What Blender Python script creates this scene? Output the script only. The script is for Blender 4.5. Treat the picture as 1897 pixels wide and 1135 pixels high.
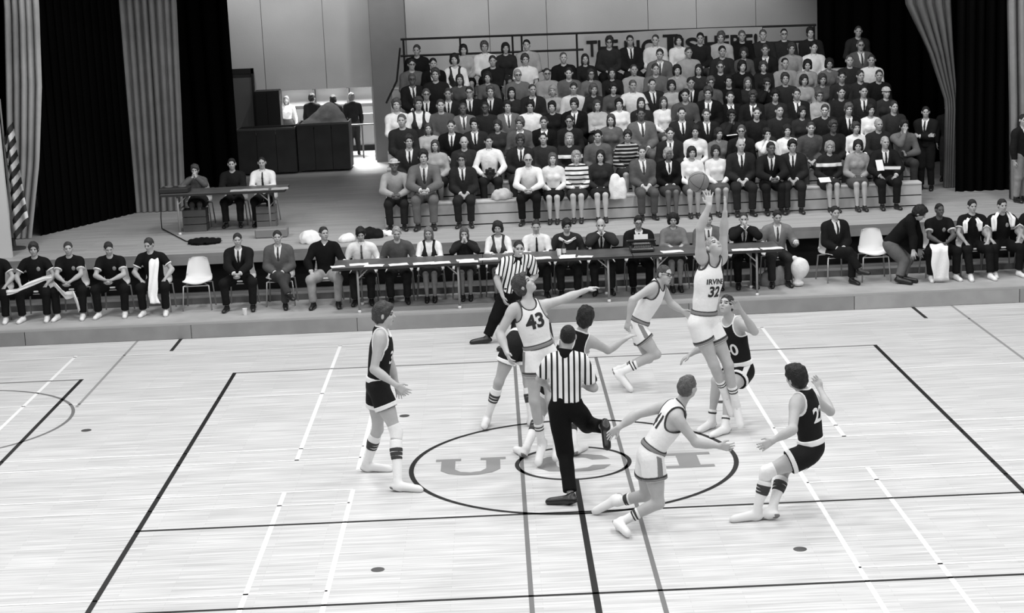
import bpy, math, random, numpy as np
from mathutils import Vector, Matrix
from mathutils.bvhtree import BVHTree

for o in list(bpy.data.objects):
    bpy.data.objects.remove(o)
SC = bpy.context.scene
COL = SC.collection

# ------------------------------------------------------------------ camera
CAM_F, CAM_PITCH, CAM_ROLL, CAM_YAW = 3195.36, 0.197381, -0.0421303, 0.0062919
CAM_POS = (-0.7346, -18.7656, 5.5836)
def _camera():
    cp, sp = math.cos(CAM_PITCH), math.sin(CAM_PITCH)
    cy, sy = math.cos(CAM_YAW), math.sin(CAM_YAW)
    F = Vector((sy*cp, cy*cp, -sp)); R = Vector((cy, -sy, 0)); U = R.cross(F)
    cr, sr = math.cos(CAM_ROLL), math.sin(CAM_ROLL)
    R2 = cr*R + sr*U; U2 = -sr*R + cr*U
    cd = bpy.data.cameras.new('camera'); cd.sensor_width = 36.0
    cd.lens = CAM_F/1897.0*36.0
    cd.clip_end = 200
    co = bpy.data.objects.new('camera', cd); COL.objects.link(co)
    m = Matrix((R2, U2, -F)).transposed().to_4x4()
    m.translation = Vector(CAM_POS)
    co.matrix_world = m
    SC.camera = co
    return m
SURVEY = _camera()

# ------------------------------------------------------------------ world, lamps, exposure
SC.view_settings.view_transform = 'Standard'
SC.view_settings.look = 'None'
SC.view_settings.gamma = 1.0
SC.view_settings.use_curve_mapping = False
SC.view_settings.exposure = 0.0
W = bpy.data.worlds.new('gym_ambient'); SC.world = W
W.use_nodes = True
W.node_tree.nodes['Background'].inputs[0].default_value = (1, 1, 1, 1)
W.node_tree.nodes['Background'].inputs[1].default_value = 0.022

def area(name, loc, size, power, target=None, shape='SQUARE', size_y=None, spread=None):
    l = bpy.data.lights.new(name, 'AREA'); l.shape = shape; l.size = size
    if size_y: l.size_y = size_y
    l.energy = power
    if spread: l.spread = spread
    o = bpy.data.objects.new(name, l); COL.objects.link(o); o.location = loc
    d = (Vector(target) - Vector(loc)) if target else Vector((0, 0, -1))
    o.rotation_euler = d.to_track_quat('-Z', 'Y').to_euler()
    return o
# mercury lamps of the gym ceiling, five rows of four over the court
for gy in (-11.0, -6.5, -2.0, 2.5, 7.0):
    for gx in (-9.0, -3.0, 3.0, 9.0):
        area('gym_ceiling_lamp', (gx, gy, 9.4), 0.9, 195)
# work lamps on the batten close to the back wall of the stage
for i, gx in enumerate((-6.6, -4.5, -2.3, 0.1, 2.5, 4.9)):
    l = bpy.data.lights.new('stage_batten_lamp', 'SPOT'); l.energy = 240; l.spot_size = 1.7; l.spot_blend = 0.9
    l.shadow_soft_size = 0.12
    o = bpy.data.objects.new('stage_batten_lamp', l); COL.objects.link(o)
    o.location = (gx, 21.0, 6.5)
    o.rotation_euler = (Vector((gx, 22.6, 3.2)) - Vector(o.location)).to_track_quat('-Z', 'Y').to_euler()
# added fill lamps, unseen behind the header, brighten the crowd on the bleachers
for gx in (-1.6, 0.6, 2.8, 5.0, 7.2):
    area('stage_fill_lamp', (gx, 10.9, 7.4), 0.9, 62, target=(gx, 12.6, 1.6), shape='RECTANGLE', size_y=0.3)
for gx in (-8.0, -5.0):  # two weaker added lamps lift the stage floor at the left
    area('stage_fill_lamp', (gx, 10.9, 7.4), 0.9, 30, target=(gx, 12.6, 1.6), shape='RECTANGLE', size_y=0.3)
# lamp of the corridor behind the stage door
area('corridor_lamp', (-4.6, 25.5, 4.6), 1.6, 1000)
# measuring helper: where the sight line through a point of the 1897x1135 frame meets the plane Y=y or Z=z
def at(px, py, y=None, z=None):
    m = SURVEY; C = m.translation
    d = m.to_3x3() @ Vector(((px-948.5)/CAM_F, -(py-567.5)/CAM_F, -1.0))
    t = (y-C.y)/d.y if y is not None else (z-C.z)/d.z
    return C + d*t

# ------------------------------------------------------------------ helpers
rnd = random.Random(7)
MATS = {}
def lin(s):
    """sRGB grey 0..255 -> linear"""
    s /= 255.0
    return s/12.92 if s <= 0.04045 else ((s+0.055)/1.055)**2.4
def mat(name, grey, rough=0.75, metal=0.0, bump=0.0, scale=40.0, var=0.0, spec=0.3, vscale=3.0, emit=0.0):
    """plain grey procedural material: noise varies the tone a little and gives fine relief"""
    if name in MATS: return MATS[name]
    m = bpy.data.materials.new(name); m.use_nodes = True
    nt = m.node_tree; b = nt.nodes['Principled BSDF']
    b.inputs['Roughness'].default_value = rough; b.inputs['Metallic'].default_value = metal
    b.inputs['Specular IOR Level'].default_value = spec
    tc = nt.nodes.new('ShaderNodeTexCoord')
    n = nt.nodes.new('ShaderNodeTexNoise'); n.inputs['Scale'].default_value = vscale; n.inputs['Detail'].default_value = 3
    nt.links.new(tc.outputs['Object'], n.inputs['Vector'])
    mr = nt.nodes.new('ShaderNodeMapRange')
    mr.inputs[1].default_value = 0.3; mr.inputs[2].default_value = 0.7
    mr.inputs[3].default_value = grey*(1-var); mr.inputs[4].default_value = grey*(1+var)
    nt.links.new(n.outputs['Fac'], mr.inputs[0])
    nt.links.new(mr.outputs[0], b.inputs['Base Color'])
    if bump:
        n2 = nt.nodes.new('ShaderNodeTexNoise'); n2.inputs['Scale'].default_value = scale
        nt.links.new(tc.outputs['Object'], n2.inputs['Vector'])
        bp = nt.nodes.new('ShaderNodeBump'); bp.inputs['Strength'].default_value = bump; bp.inputs['Distance'].default_value = 0.02
        nt.links.new(n2.outputs['Fac'], bp.inputs['Height']); nt.links.new(bp.outputs[0], b.inputs['Normal'])
    if emit:
        b.inputs['Emission Color'].default_value = (1, 1, 1, 1); b.inputs['Emission Strength'].default_value = emit
    MATS[name] = m
    return m
def cloth(grey):
    g = round(grey, 3)
    return mat('cloth_%03d' % int(g*1000), g, rough=0.9, bump=0.35, scale=18, var=0.12, spec=0.1, vscale=8)
def stripe_mat(name, axis, period, duty, dark, light, phase=0.0):
    """stripes woven into a garment, across the axis given in the garment's own coordinates"""
    m = bpy.data.materials.new(name); m.use_nodes = True
    nt = m.node_tree; b = nt.nodes['Principled BSDF']; b.inputs['Roughness'].default_value = 0.9
    b.inputs['Specular IOR Level'].default_value = 0.1
    tc = nt.nodes.new('ShaderNodeTexCoord')
    d = nt.nodes.new('ShaderNodeVectorMath'); d.operation = 'DOT_PRODUCT'; d.inputs[1].default_value = axis
    nt.links.new(tc.outputs['Object'], d.inputs[0])
    a = nt.nodes.new('ShaderNodeMath'); a.operation = 'MULTIPLY_ADD'; a.inputs[1].default_value = 1.0/period; a.inputs[2].default_value = phase + 50
    nt.links.new(d.outputs['Value'], a.inputs[0])
    fr = nt.nodes.new('ShaderNodeMath'); fr.operation = 'FRACT'; nt.links.new(a.outputs[0], fr.inputs[0])
    lt = nt.nodes.new('ShaderNodeMath'); lt.operation = 'LESS_THAN'; lt.inputs[1].default_value = duty
    nt.links.new(fr.outputs[0], lt.inputs[0])
    mr = nt.nodes.new('ShaderNodeMapRange'); mr.inputs[3].default_value = light; mr.inputs[4].default_value = dark
    nt.links.new(lt.outputs[0], mr.inputs[0]); nt.links.new(mr.outputs[0], b.inputs['Base Color'])
    return m

def mesh_np(name, v, q, smooth=True):
    me = bpy.data.meshes.new(name)
    v = np.asarray(v, np.float32); q = np.asarray(q, np.int32)
    me.vertices.add(len(v)); me.vertices.foreach_set('co', v.ravel())
    n = q.shape[1]
    me.loops.add(q.size); me.loops.foreach_set('vertex_index', q.ravel())
    me.polygons.add(len(q)); me.polygons.foreach_set('loop_start', np.arange(0, q.size, n, dtype=np.int32))
    if smooth: me.polygons.foreach_set('use_smooth', np.ones(len(q), bool))
    me.update(calc_edges=True)
    return me
def link(name, me, m=None, parent=None, loc=None):
    o = bpy.data.objects.new(name, me); COL.objects.link(o)
    if m is not None:
        if len(me.materials) == 0: me.materials.append(m)
        if me.materials[0] != m:
            o.material_slots[0].link = 'OBJECT'; o.material_slots[0].material = m
    if parent is not None: o.parent = parent
    if loc is not None: o.location = loc
    return o
def tag(o, label=None, cat=None, group=None, kind=None):
    if label: o['label'] = label
    if cat: o['category'] = cat
    if group: o['group'] = group
    if kind: o['kind'] = kind
    return o
def empty(name, loc=(0, 0, 0), rz=0.0):
    o = bpy.data.objects.new(name, None); COL.objects.link(o); o.location = loc; o.rotation_euler = (0, 0, rz)
    o.empty_display_size = 0.1
    return o
class MB:
    """collects boxes, bars and tubes into one mesh"""
    def __init__(s): s.v = []; s.f = []
    def add(s, v, f):
        k = len(s.v); s.v += [tuple(x) for x in v]; s.f += [tuple(i+k for i in t) for t in f]; return s
    def box(s, lo, hi, M=None, bev=0.0):
        (x0, y0, z0), (x1, y1, z1) = lo, hi
        if bev <= 0:
            v = [(x0,y0,z0),(x1,y0,z0),(x1,y1,z0),(x0,y1,z0),(x0,y0,z1),(x1,y0,z1),(x1,y1,z1),(x0,y1,z1)]
            f = [(3,2,1,0),(4,5,6,7),(0,1,5,4),(1,2,6,5),(2,3,7,6),(3,0,4,7)]
        else:
            b = min(bev, (x1-x0)*.45, (y1-y0)*.45, (z1-z0)*.45)
            v = []
            for z, i in ((z0, b), (z0+b, 0), (z1-b, 0), (z1, b)):
                X0, X1, Y0, Y1 = x0+i, x1-i, y0+i, y1-i; c = b if i == 0 else b*0.6
                v += [(X0+c,Y0,z),(X1-c,Y0,z),(X1,Y0+c,z),(X1,Y1-c,z),(X1-c,Y1,z),(X0+c,Y1,z),(X0,Y1-c,z),(X0,Y0+c,z)]
            f = [tuple(range(7, -1, -1)), tuple(range(24, 32))]
            for r in range(3):
                for i in range(8):
                    j = (i+1) % 8; f.append((r*8+i, r*8+j, r*8+8+j, r*8+8+i))
        if M is not None: v = [tuple(M @ Vector(p)) for p in v]
        return s.add(v, f)
    def tube(s, pts, r, n=8, cap=True):
        pts = [Vector(p) for p in pts]; rs = r if isinstance(r, (list, tuple)) else [r]*len(pts)
        v = []; f = []; prev = None
        for i, p in enumerate(pts):
            t = (pts[min(i+1, len(pts)-1)] - pts[max(i-1, 0)]).normalized()
            a = t.orthogonal().normalized() if prev is None else (prev - t*prev.dot(t)).normalized()
            prev = a; b = t.cross(a)
            for k in range(n):
                an = 2*math.pi*k/n; v.append(p + (a*math.cos(an) + b*math.sin(an))*rs[i])
        for i in range(len(pts)-1):
            for k in range(n):
                j = (k+1) % n; f.append((i*n+k, i*n+j, i*n+n+j, i*n+n+k))
        if cap:
            f.append(tuple(range(n-1, -1, -1))); f.append(tuple((len(pts)-1)*n+k for k in range(n)))
        return s.add(v, f)
    def lathe(s, prof, n=20, c=(0, 0, 0)):
        v = []; f = []
        for (r, z) in prof:
            for k in range(n):
                a = 2*math.pi*k/n; v.append((c[0]+r*math.cos(a), c[1]+r*math.sin(a), c[2]+z))
        for i in range(len(prof)-1):
            for k in range(n):
                j = (k+1) % n; f.append((i*n+k, i*n+j, i*n+n+j, i*n+n+k))
        f.append(tuple(range(n-1, -1, -1))); f.append(tuple((len(prof)-1)*n+k for k in range(n)))
        return s.add(v, f)
    def build(s, name, m, parent=None, smooth=False, loc=None):
        me = bpy.data.meshes.new(name); me.from_pydata(s.v, [], s.f)
        if smooth:
            for p in me.polygons: p.use_smooth = True
        me.update()
        return link(name, me, m, parent, loc)
def struct(o): o['kind'] = 'structure'; return o
def copy_tree(o, parent=None):
    c = o.copy(); COL.objects.link(c); c.parent = parent
    for ch in list(o.children):
        copy_tree(ch, c)
    return c

# ------------------------------------------------------------------ signed distance modelling
V3 = lambda *a: np.array(a, float)
def nrm(a):
    a = np.asarray(a, float); return a/(np.linalg.norm(a)+1e-12)
class Cap:
    """tapered capsule; flat: (direction, factor) squeezes the section; clip: [(normal, offset)] half-spaces kept where n.p < d"""
    def __init__(s, a, b, ra, rb, k=.03, clip=(), flat=None):
        s.a = np.asarray(a, float); s.b = np.asarray(b, float); s.ra = ra; s.rb = rb; s.k = k; s.clip = list(clip); s.flat = flat
    def grown(s, g, g2=None, clip=()):
        return Cap(s.a, s.b, s.ra+g, s.rb+(g if g2 is None else g2), s.k, s.clip+list(clip), s.flat)
    def bounds(s):
        r = max(s.ra, s.rb); return np.minimum(s.a, s.b)-r, np.maximum(s.a, s.b)+r
    def ev(s, X, Y, Z):
        ab = s.b-s.a; L2 = float(ab@ab)+1e-9
        px, py, pz = X-s.a[0], Y-s.a[1], Z-s.a[2]
        t = np.clip((px*ab[0]+py*ab[1]+pz*ab[2])/L2, 0, 1)
        qx, qy, qz = px-t*ab[0], py-t*ab[1], pz-t*ab[2]
        if s.flat is not None:
            n, fz = s.flat; w = (qx*n[0]+qy*n[1]+qz*n[2])*(1/fz-1)
            qx = qx+w*n[0]; qy = qy+w*n[1]; qz = qz+w*n[2]
        d = np.sqrt(qx*qx+qy*qy+qz*qz)-(s.ra+(s.rb-s.ra)*t)
        if s.flat is not None: d = d*max(s.flat[1], .6)
        for n, o in s.clip: d = np.maximum(d, X*n[0]+Y*n[1]+Z*n[2]-o)
        return d
class Ell:
    def __init__(s, c, axes, rad, k=.03, clip=()):
        s.c = np.asarray(c, float); s.ax = [np.asarray(a, float) for a in axes]; s.rad = rad; s.k = k; s.clip = list(clip)
    def grown(s, g, g2=None, clip=()):
        return Ell(s.c, s.ax, [r+g for r in s.rad], s.k, s.clip+list(clip))
    def bounds(s):
        e = sum(np.abs(a)*r for a, r in zip(s.ax, s.rad)); return s.c-e, s.c+e
    def ev(s, X, Y, Z):
        px, py, pz = X-s.c[0], Y-s.c[1], Z-s.c[2]; k0 = 0; k1 = 0
        for a, r in zip(s.ax, s.rad):
            u = (px*a[0]+py*a[1]+pz*a[2])/r; k0 = k0+u*u; k1 = k1+(u/r)**2
        k0 = np.sqrt(k0); k1 = np.sqrt(k1)+1e-9
        d = k0*(k0-1)/k1
        for n, o in s.clip: d = np.maximum(d, X*n[0]+Y*n[1]+Z*n[2]-o)
        return d
def sdf_mesh(prims, h, subs=(), clips=(), noise=None, keep=None):
    """union of prims (smooth by each one's k), minus subs, cut by clips -> vertices, quads (surface nets)"""
    lo = np.min([p.bounds()[0] for p in prims], 0)-3*h; hi = np.max([p.bounds()[1] for p in prims], 0)+3*h
    dims = np.ceil((hi-lo)/h).astype(int)+1
    ax = [(lo[i]+h*np.arange(dims[i])).astype(np.float32) for i in range(3)]
    V = np.full(dims, 5.0, np.float32)
    def region(p, pad):
        a, b = p.bounds(); i0 = np.maximum(np.floor((a-pad-lo)/h).astype(int), 0); i1 = np.minimum(np.ceil((b+pad-lo)/h).astype(int)+1, dims)
        if np.any(i1 <= i0): return None
        sl = tuple(slice(i0[i], i1[i]) for i in range(3))
        return sl, ax[0][sl[0]][:, None, None], ax[1][sl[1]][None, :, None], ax[2][sl[2]][None, None, :]
    for p in prims:
        g = region(p, p.k+2.5*h)
        if g is None: continue
        sl, X, Y, Z = g; d = p.ev(X, Y, Z).astype(np.float32); v = V[sl]
        if p.k > 0:
            m = np.maximum(p.k-np.abs(v-d), 0)/p.k; V[sl] = np.minimum(v, d)-m*m*(p.k*.25)
        else: V[sl] = np.minimum(v, d)
    for p in subs:
        g = region(p, p.k+2.5*h)
        if g is None: continue
        sl, X, Y, Z = g; d = -p.ev(X, Y, Z).astype(np.float32); v = V[sl]
        if p.k > 0:
            m = np.maximum(p.k-np.abs(v-d), 0)/p.k; V[sl] = np.maximum(v, d)+m*m*(p.k*.25)
        else: V[sl] = np.maximum(v, d)
    if keep:
        KV = np.full(dims, 5.0, np.float32)
        for p in keep:
            g = region(p, 2.5*h)
            if g is None: continue
            sl, X, Y, Z = g; KV[sl] = np.minimum(KV[sl], p.ev(X, Y, Z).astype(np.float32))
        V = np.maximum(V, KV)
    if clips or noise:
        X, Y, Z = ax[0][:, None, None], ax[1][None, :, None], ax[2][None, None, :]
        for n, o in clips: V = np.maximum(V, X*n[0]+Y*n[1]+Z*n[2]-o)
        if noise:
            am, fq, sd = noise
            V = V+am*(np.sin(X*fq+sd)*np.sin(Y*fq*1.1+1.7*sd)+np.sin(Z*fq*.9+2*sd)*np.sin(X*fq*.7-Y*fq*.8)).astype(np.float32)*.5
    V[V == 0] = 1e-5
    S = V < 0
    c = [S[i:dims[0]-1+i, j:dims[1]-1+j, k:dims[2]-1+k] for i in (0, 1) for j in (0, 1) for k in (0, 1)]
    cnt = sum(x.astype(np.int8) for x in c)
    I, Jx, K = np.nonzero((cnt > 0) & (cnt < 8))
    N = len(I)
    if N == 0: return np.zeros((0, 3)), np.zeros((0, 4), int)
    idx = np.full(np.array(dims)-1, -1, np.int32); idx[I, Jx, K] = np.arange(N)
    off = [(i, j, k) for i in (0, 1) for j in (0, 1) for k in (0, 1)]
    cv = np.stack([V[I+i, Jx+j, K+k] for i, j, k in off], 1)
    acc = np.zeros((N, 3)); num = np.zeros(N)
    for a in range(8):
        for b in range(a+1, 8):
            oa, ob = np.array(off[a]), np.array(off[b])
            if np.abs(oa-ob).sum() != 1: continue
            va, vb = cv[:, a], cv[:, b]; m = (va < 0) != (vb < 0)
            t = np.where(m, va/(va-vb+1e-20), 0)
            acc += np.where(m[:, None], oa+(ob-oa)*t[:, None], 0); num += m
    P = lo+h*(np.stack([I, Jx, K], 1)+acc/num[:, None])
    Q = []
    for axn in range(3):
        sl0 = [slice(None)]*3; sl1 = [slice(None)]*3; sl0[axn] = slice(0, -1); sl1[axn] = slice(1, None)
        A = S[tuple(sl0)]; B = S[tuple(sl1)]; ch = A != B
        o1, o2 = [(1, 2), (2, 0), (0, 1)][axn]
        i = np.stack(np.nonzero(ch), 1)
        ok = (i[:, o1] > 0) & (i[:, o2] > 0) & (i[:, o1] < dims[o1]-1) & (i[:, o2] < dims[o2]-1); i = i[ok]
        def at(d1, d2):
            j = i.copy(); j[:, o1] -= d1; j[:, o2] -= d2; return idx[j[:, 0], j[:, 1], j[:, 2]]
        q = np.stack([at(1, 1), at(0, 1), at(0, 0), at(1, 0)], 1)
        inside = A[i[:, 0], i[:, 1], i[:, 2]]
        q[~inside] = q[~inside][:, ::-1]; Q.append(q)
    return P, np.concatenate(Q)

# ------------------------------------------------------------------ floor
def floor_material():
    m = bpy.data.materials.new('maple_strip_floor'); m.use_nodes = True
    nt = m.node_tree; b = nt.nodes['Principled BSDF']; L = nt.links
    tc = nt.nodes.new('ShaderNodeTexCoord')
    mp = nt.nodes.new('ShaderNodeMapping'); mp.inputs['Scale'].default_value = (1, 1, 1); L.new(tc.outputs['Object'], mp.inputs[0])
    br = nt.nodes.new('ShaderNodeTexBrick'); br.inputs['Scale'].default_value = 1.0
    br.inputs['Brick Width'].default_value = 1.3; br.inputs['Row Height'].default_value = .057; br.inputs['Mortar Size'].default_value = .0012
    br.inputs['Color1'].default_value = (.60, .60, .60, 1); br.inputs['Color2'].default_value = (.70, .70, .70, 1); br.inputs['Mortar'].default_value = (.46, .46, .46, 1)
    br.offset = .37; br.inputs['Bias'].default_value = .2
    L.new(mp.outputs[0], br.inputs['Vector'])
    mp2 = nt.nodes.new('ShaderNodeMapping'); mp2.inputs['Scale'].default_value = (1.2, 26, 1); L.new(tc.outputs['Object'], mp2.inputs[0])
    n = nt.nodes.new('ShaderNodeTexNoise'); n.inputs['Scale'].default_value = 1.0; n.inputs['Detail'].default_value = 6; L.new(mp2.outputs[0], n.inputs['Vector'])
    mr = nt.nodes.new('ShaderNodeMapRange'); mr.inputs[1].default_value = .3; mr.inputs[2].default_value = .7; mr.inputs[3].default_value = .74; mr.inputs[4].default_value = 1.1
    L.new(n.outputs['Fac'], mr.inputs[0])
    mx = nt.nodes.new('ShaderNodeMix'); mx.data_type = 'RGBA'; mx.blend_type = 'MULTIPLY'; mx.inputs[0].default_value = 1
    L.new(br.outputs['Color'], mx.inputs[6]); L.new(mr.outputs[0], mx.inputs[7]); L.new(mx.outputs[2], b.inputs['Base Color'])
    b.inputs['Roughness'].default_value = .42; b.inputs['Specular IOR Level'].default_value = .35
    return m
fl = MB().box((-16, -15, -.2), (16, 7.72, 0)).build('floor', floor_material()); struct(fl)
def line(pts, w, m, name='court_line', closed=False):
    """flat painted strip 2 mm above the boards along a polyline"""
    n = len(pts); v = []; f = []
    for i in range(n):
        a = Vector(pts[i-1] if (closed or i > 0) else pts[i]); b = Vector(pts[(i+1) % n] if (closed or i < n-1) else pts[i])
        t = (b-a).normalized(); s = Vector((-t.y, t.x))*w/2; c = Vector(pts[i])
        v += [(c.x+s.x, c.y+s.y, .002), (c.x-s.x, c.y-s.y, .002)]
    k = n if closed else n-1
    for i in range(k):
        j = (i+1) % n; f.append((2*i, 2*i+1, 2*j+1, 2*j))
    me = bpy.data.meshes.new(name); me.from_pydata(v, [], f); me.update()
    # face up
    if me.polygons[0].normal.z < 0: me.flip_normals()
    return link(name, me, m, fl)
PD = mat('black_floor_paint', .012, rough=.5); PG = mat('grey_floor_paint', .17, rough=.5); PW = mat('white_floor_paint', .88, rough=.45); PM = mat('mid_grey_floor_paint', .3, rough=.5)
circ = lambda cx, cy, r, n=72, a0=0, a1=2*math.pi: [(cx+r*math.cos(a0+(a1-a0)*i/n), cy+r*math.sin(a0+(a1-a0)*i/n)) for i in range(n+(a1-a0 < 6.2))]
line(circ(0, 0, 1.83, 96), .055, PD, 'centre_circle', True); line(circ(0, 0, .635), .05, PD, 'inner_circle', True)
line([(0, -9), (0, -.66)], .06, PD, 'centre_line'); line([(0, .66), (0, 7.72)], .06, PD, 'centre_line')
for x in (-.58, .58): line([(x, -9), (x, 5.2)], .045, PG)
for x in (-4.57, 4.57): line([(x, -9), (x, 5.2)], .055, PD)
line([(-4.6, 5.2), (4.6, 5.2)], .045, PG); line([(-4.6, -1.77), (4.6, -1.77)], .045, PD); line([(-4.6, -4.11), (4.6, -4.11)], .045, PD)
line([(-14, 5.2), (-6.72, 5.2)], .045, PG); line([(-6.75, 5.22), (-6.75, -3)], .055, PD)
line(circ(-8.2, 3.0, 1.8), .045, PG, 'free_throw_circle', True)
for x in (-6.45, 6.33): line([(x, 7.7), (x, 3.6)], .04, PM)
for x in (-5.77, 5.72): line([(x, 7.7), (x, 6.85)], .055, PD, 'hash_mark')
line([(-7.2, 6.8), (-7.2, -3)], .05, PW)
for sg in (-1, 1):
    line([(sg*3.19, 6.75), (sg*3.19, .58)], .05, PW); line([(sg*2.44, 3.75), (sg*2.44, .1)], .05, PW)
    line([(sg*3.19, -.65), (sg*3.19, -9)], .05, PW); line([(sg*2.44, -.65), (sg*2.44, -9)], .05, PW)
    for y in (6.7, 3.76, 1.08, .6, -.64, -1.12, -3.75): line([(sg*14, y), (sg*2.44, y)], .035, PW)
for x, y in ((-6.04, 2.37), (-2.02, 2.4), (-2.01, -3.24), (2.0, -3.19), (2.0, 2.4)):
    MB().lathe([(.065, 0), (.065, .003), (.05, .004)], 16, (x, y, 0)).build('floor_socket', mat('brass_plate', .12, rough=.4, metal=.5), fl)
def letter(name, polys, x, y, w, hgt):
    """slab letter painted on the boards, given by outline polygons in a unit square"""
    for inner, m, z in ((0, mat('letter_grey_paint', .26, rough=.5), .0025),):
        for P in polys:
            me = bpy.data.meshes.new(name); me.from_pydata([(x+px*w, y+py*hgt, z) for px, py in P], [], [tuple(range(len(P)))]); me.update()
            if me.polygons[0].normal.z < 0: me.flip_normals()
            link(name, me, m, fl)
U_ = [(0, 1), (.36, 1), (.36, .86), (.28, .86), (.28, .36), (.36, .2), (.5, .15), (.64, .2), (.72, .36), (.72, .86), (.64, .86), (.64, 1), (1, 1), (1, .86), (.92, .86), (.92, .3), (.8, .1), (.6, 0), (.4, 0), (.2, .1), (.08, .3), (.08, .86), (0, .86)]
C_ = [(1, .68), (.76, .66), (.68, .8), (.5, .86), (.34, .78), (.27, .62), (.27, .38), (.34, .22), (.5, .14), (.68, .2), (.76, .34), (1, .32), (.9, .1), (.7, 0), (.42, 0), (.16, .08), (.02, .3), (0, .5), (.02, .7), (.16, .92), (.42, 1), (.7, 1), (.9, .9)]
I_ = [(0, 1), (1, 1), (1, .84), (.72, .84), (.72, .16), (1, .16), (1, 0), (0, 0), (0, .16), (.28, .16), (.28, .84), (0, .84)]
letter('floor_letter_u', [U_], -1.56, -.30, .80, .66); letter('floor_letter_c', [C_], -.42, -.34, .84, .66); letter('floor_letter_i', [I_], 1.02, -.38, .54, .58)
# ------------------------------------------------------------------ low platform and stage
ST = 1.04; PZ = .25; EDGE = 9.6
M_PLAT = mat('platform_boards', .40, rough=.6, bump=.1, var=.12, vscale=2); M_PLATF = mat('platform_front', .16, rough=.6, var=.12, vscale=1.5)
pl = struct(MB().box((-16, 7.74, 0), (16, EDGE+.3, PZ)).build('platform', M_PLAT))
struct(MB().box((-16, 7.71, PZ-.035), (16, 7.80, PZ+.004)).build('trim_1', mat('platform_nosing', .38, rough=.5)))
x = -16.0; i = 0
while x < 16:
    w = 2.6; g = [.27, .285, .26, .275][i % 4]
    if abs(x+w/2-6.0) < 1.3: g = .36
    MB().box((x+.006, 7.70, .005), (x+w-.006, 7.75, PZ-.036)).build('front_panel', mat('front_panel_%d' % int(g*1000), g, rough=.6, var=.1), pl); x += w; i += 1
struct(MB().box((-16, EDGE-.36, PZ), (16, EDGE+.3, PZ+.10)).build('trim_2', mat('ledge_boards', .16, rough=.7, var=.1)))
def stage_floor_mat():
    m = floor_material().copy(); m.name = 'stage_boards'
    br = [n for n in m.node_tree.nodes if n.type == 'TEX_BRICK'][0]
    br.inputs['Color1'].default_value = (.34, .34, .34, 1); br.inputs['Color2'].default_value = (.42, .42, .42, 1); br.inputs['Mortar'].default_value = (.24, .24, .24, 1)
    br.inputs['Row Height'].default_value = .08; m.node_tree.nodes['Principled BSDF'].inputs['Roughness'].default_value = .6
    return m
struct(MB().box((-16, EDGE, ST-.06), (16, 27.5, ST)).build('stage_floor', stage_floor_mat()))
struct(MB().box((-16, EDGE, ST-.19), (16, EDGE+.05, ST-.061)).build('trim_3', mat('stage_fascia', .24, rough=.6, var=.1)))
struct(MB().box((-16, EDGE+.22, PZ), (16, EDGE+.27, ST-.06)).build('wall_stage_front', mat('black_stage_front', .006, rough=.8)))
# ------------------------------------------------------------------ stage walls
WY = 22.6
M_WALL = mat('painted_wall', .40, rough=.8, bump=.1, scale=30, var=.05, vscale=1)
wb = empty('wall_back', (0, WY, 0)); struct(wb)
a = at(470, 200, y=WY); b = at(690, 200, y=WY); zt = at(580, 165, y=WY).z
ox0, ox1 = a.x, b.x
def wall_panel(x0, x1, z0, z1, y=0.0, m=M_WALL): MB().box((x0+.006, y, z0), (x1-.006, y+.2, z1)).build('panel', m, wb)
MB().box((-12, .06, zt), (14, .3, 9)).build('backing', mat('joint_backing', .22, rough=.9), wb)  # darker backing that shows through the panel joints
MB().box((-12, .06, ST), (ox0, .3, zt)).build('backing', mat('joint_backing', .1), wb); MB().box((ox1, .06, ST), (14, .3, zt)).build('backing', mat('joint_backing', .1), wb)
xs = [at(q, 20, y=WY).x for q in (365, 483, 597, 683)]
for i in range(3): wall_panel(xs[i], xs[i+1], zt+.0, 8.5)
wall_panel(-12, xs[0], ST, 8.5); wall_panel(xs[0], ox0, ST, zt)
pil = [at(q, 20, y=WY-.5).x for q in (683, 748)]
MB().box((pil[0], -.5, ST), (pil[1], .2, 8.5)).build('pilaster', mat('pilaster_paint', .19, rough=.8, var=.05), wb)
wall_panel(ox1, pil[0], ST, zt)
xs = [pil[1]]+[at(q, 20, y=WY).x for q in (905, 1012, 1200, 1290, 1400)]+[8.2, 10, 12, 14]
for i in range(len(xs)-1):
    wall_panel(xs[i], xs[i+1], ST, 8.5)
# corridor behind the opening
struct(MB().box((-10, 27.3, ST), (2, 27.5, 5)).build('wall_corridor', mat('corridor_wall', .75, rough=.7)))
struct(MB().box((-10, WY+.3, 4.9), (2, 27.5, 5.0)).build('ceiling', mat('corridor_ceiling', .6)))
struct(MB().box((-10.2, WY+.3, ST), (-10, 27.5, 5)).build('wall_corridor_left', mat('corridor_wall', .75))); struct(MB().box((2, WY+.3, ST), (2.2, 27.5, 5)).build('wall_corridor_right', mat('corridor_wall', .75)))
lw0, lw1 = at(640, 212, y=24.9), at(740, 212, y=24.9)
struct(MB().box((lw0.x, 24.9, ST), (lw1.x, 25.05, lw0.z)).build('wall_corridor_low', mat('low_wall', .34, rough=.7))); struct(MB().box((lw0.x, 24.86, ST), (lw1.x, 24.9, ST+.14)).build('baseboard_corridor', mat('black_baseboard', .01)))
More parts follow.
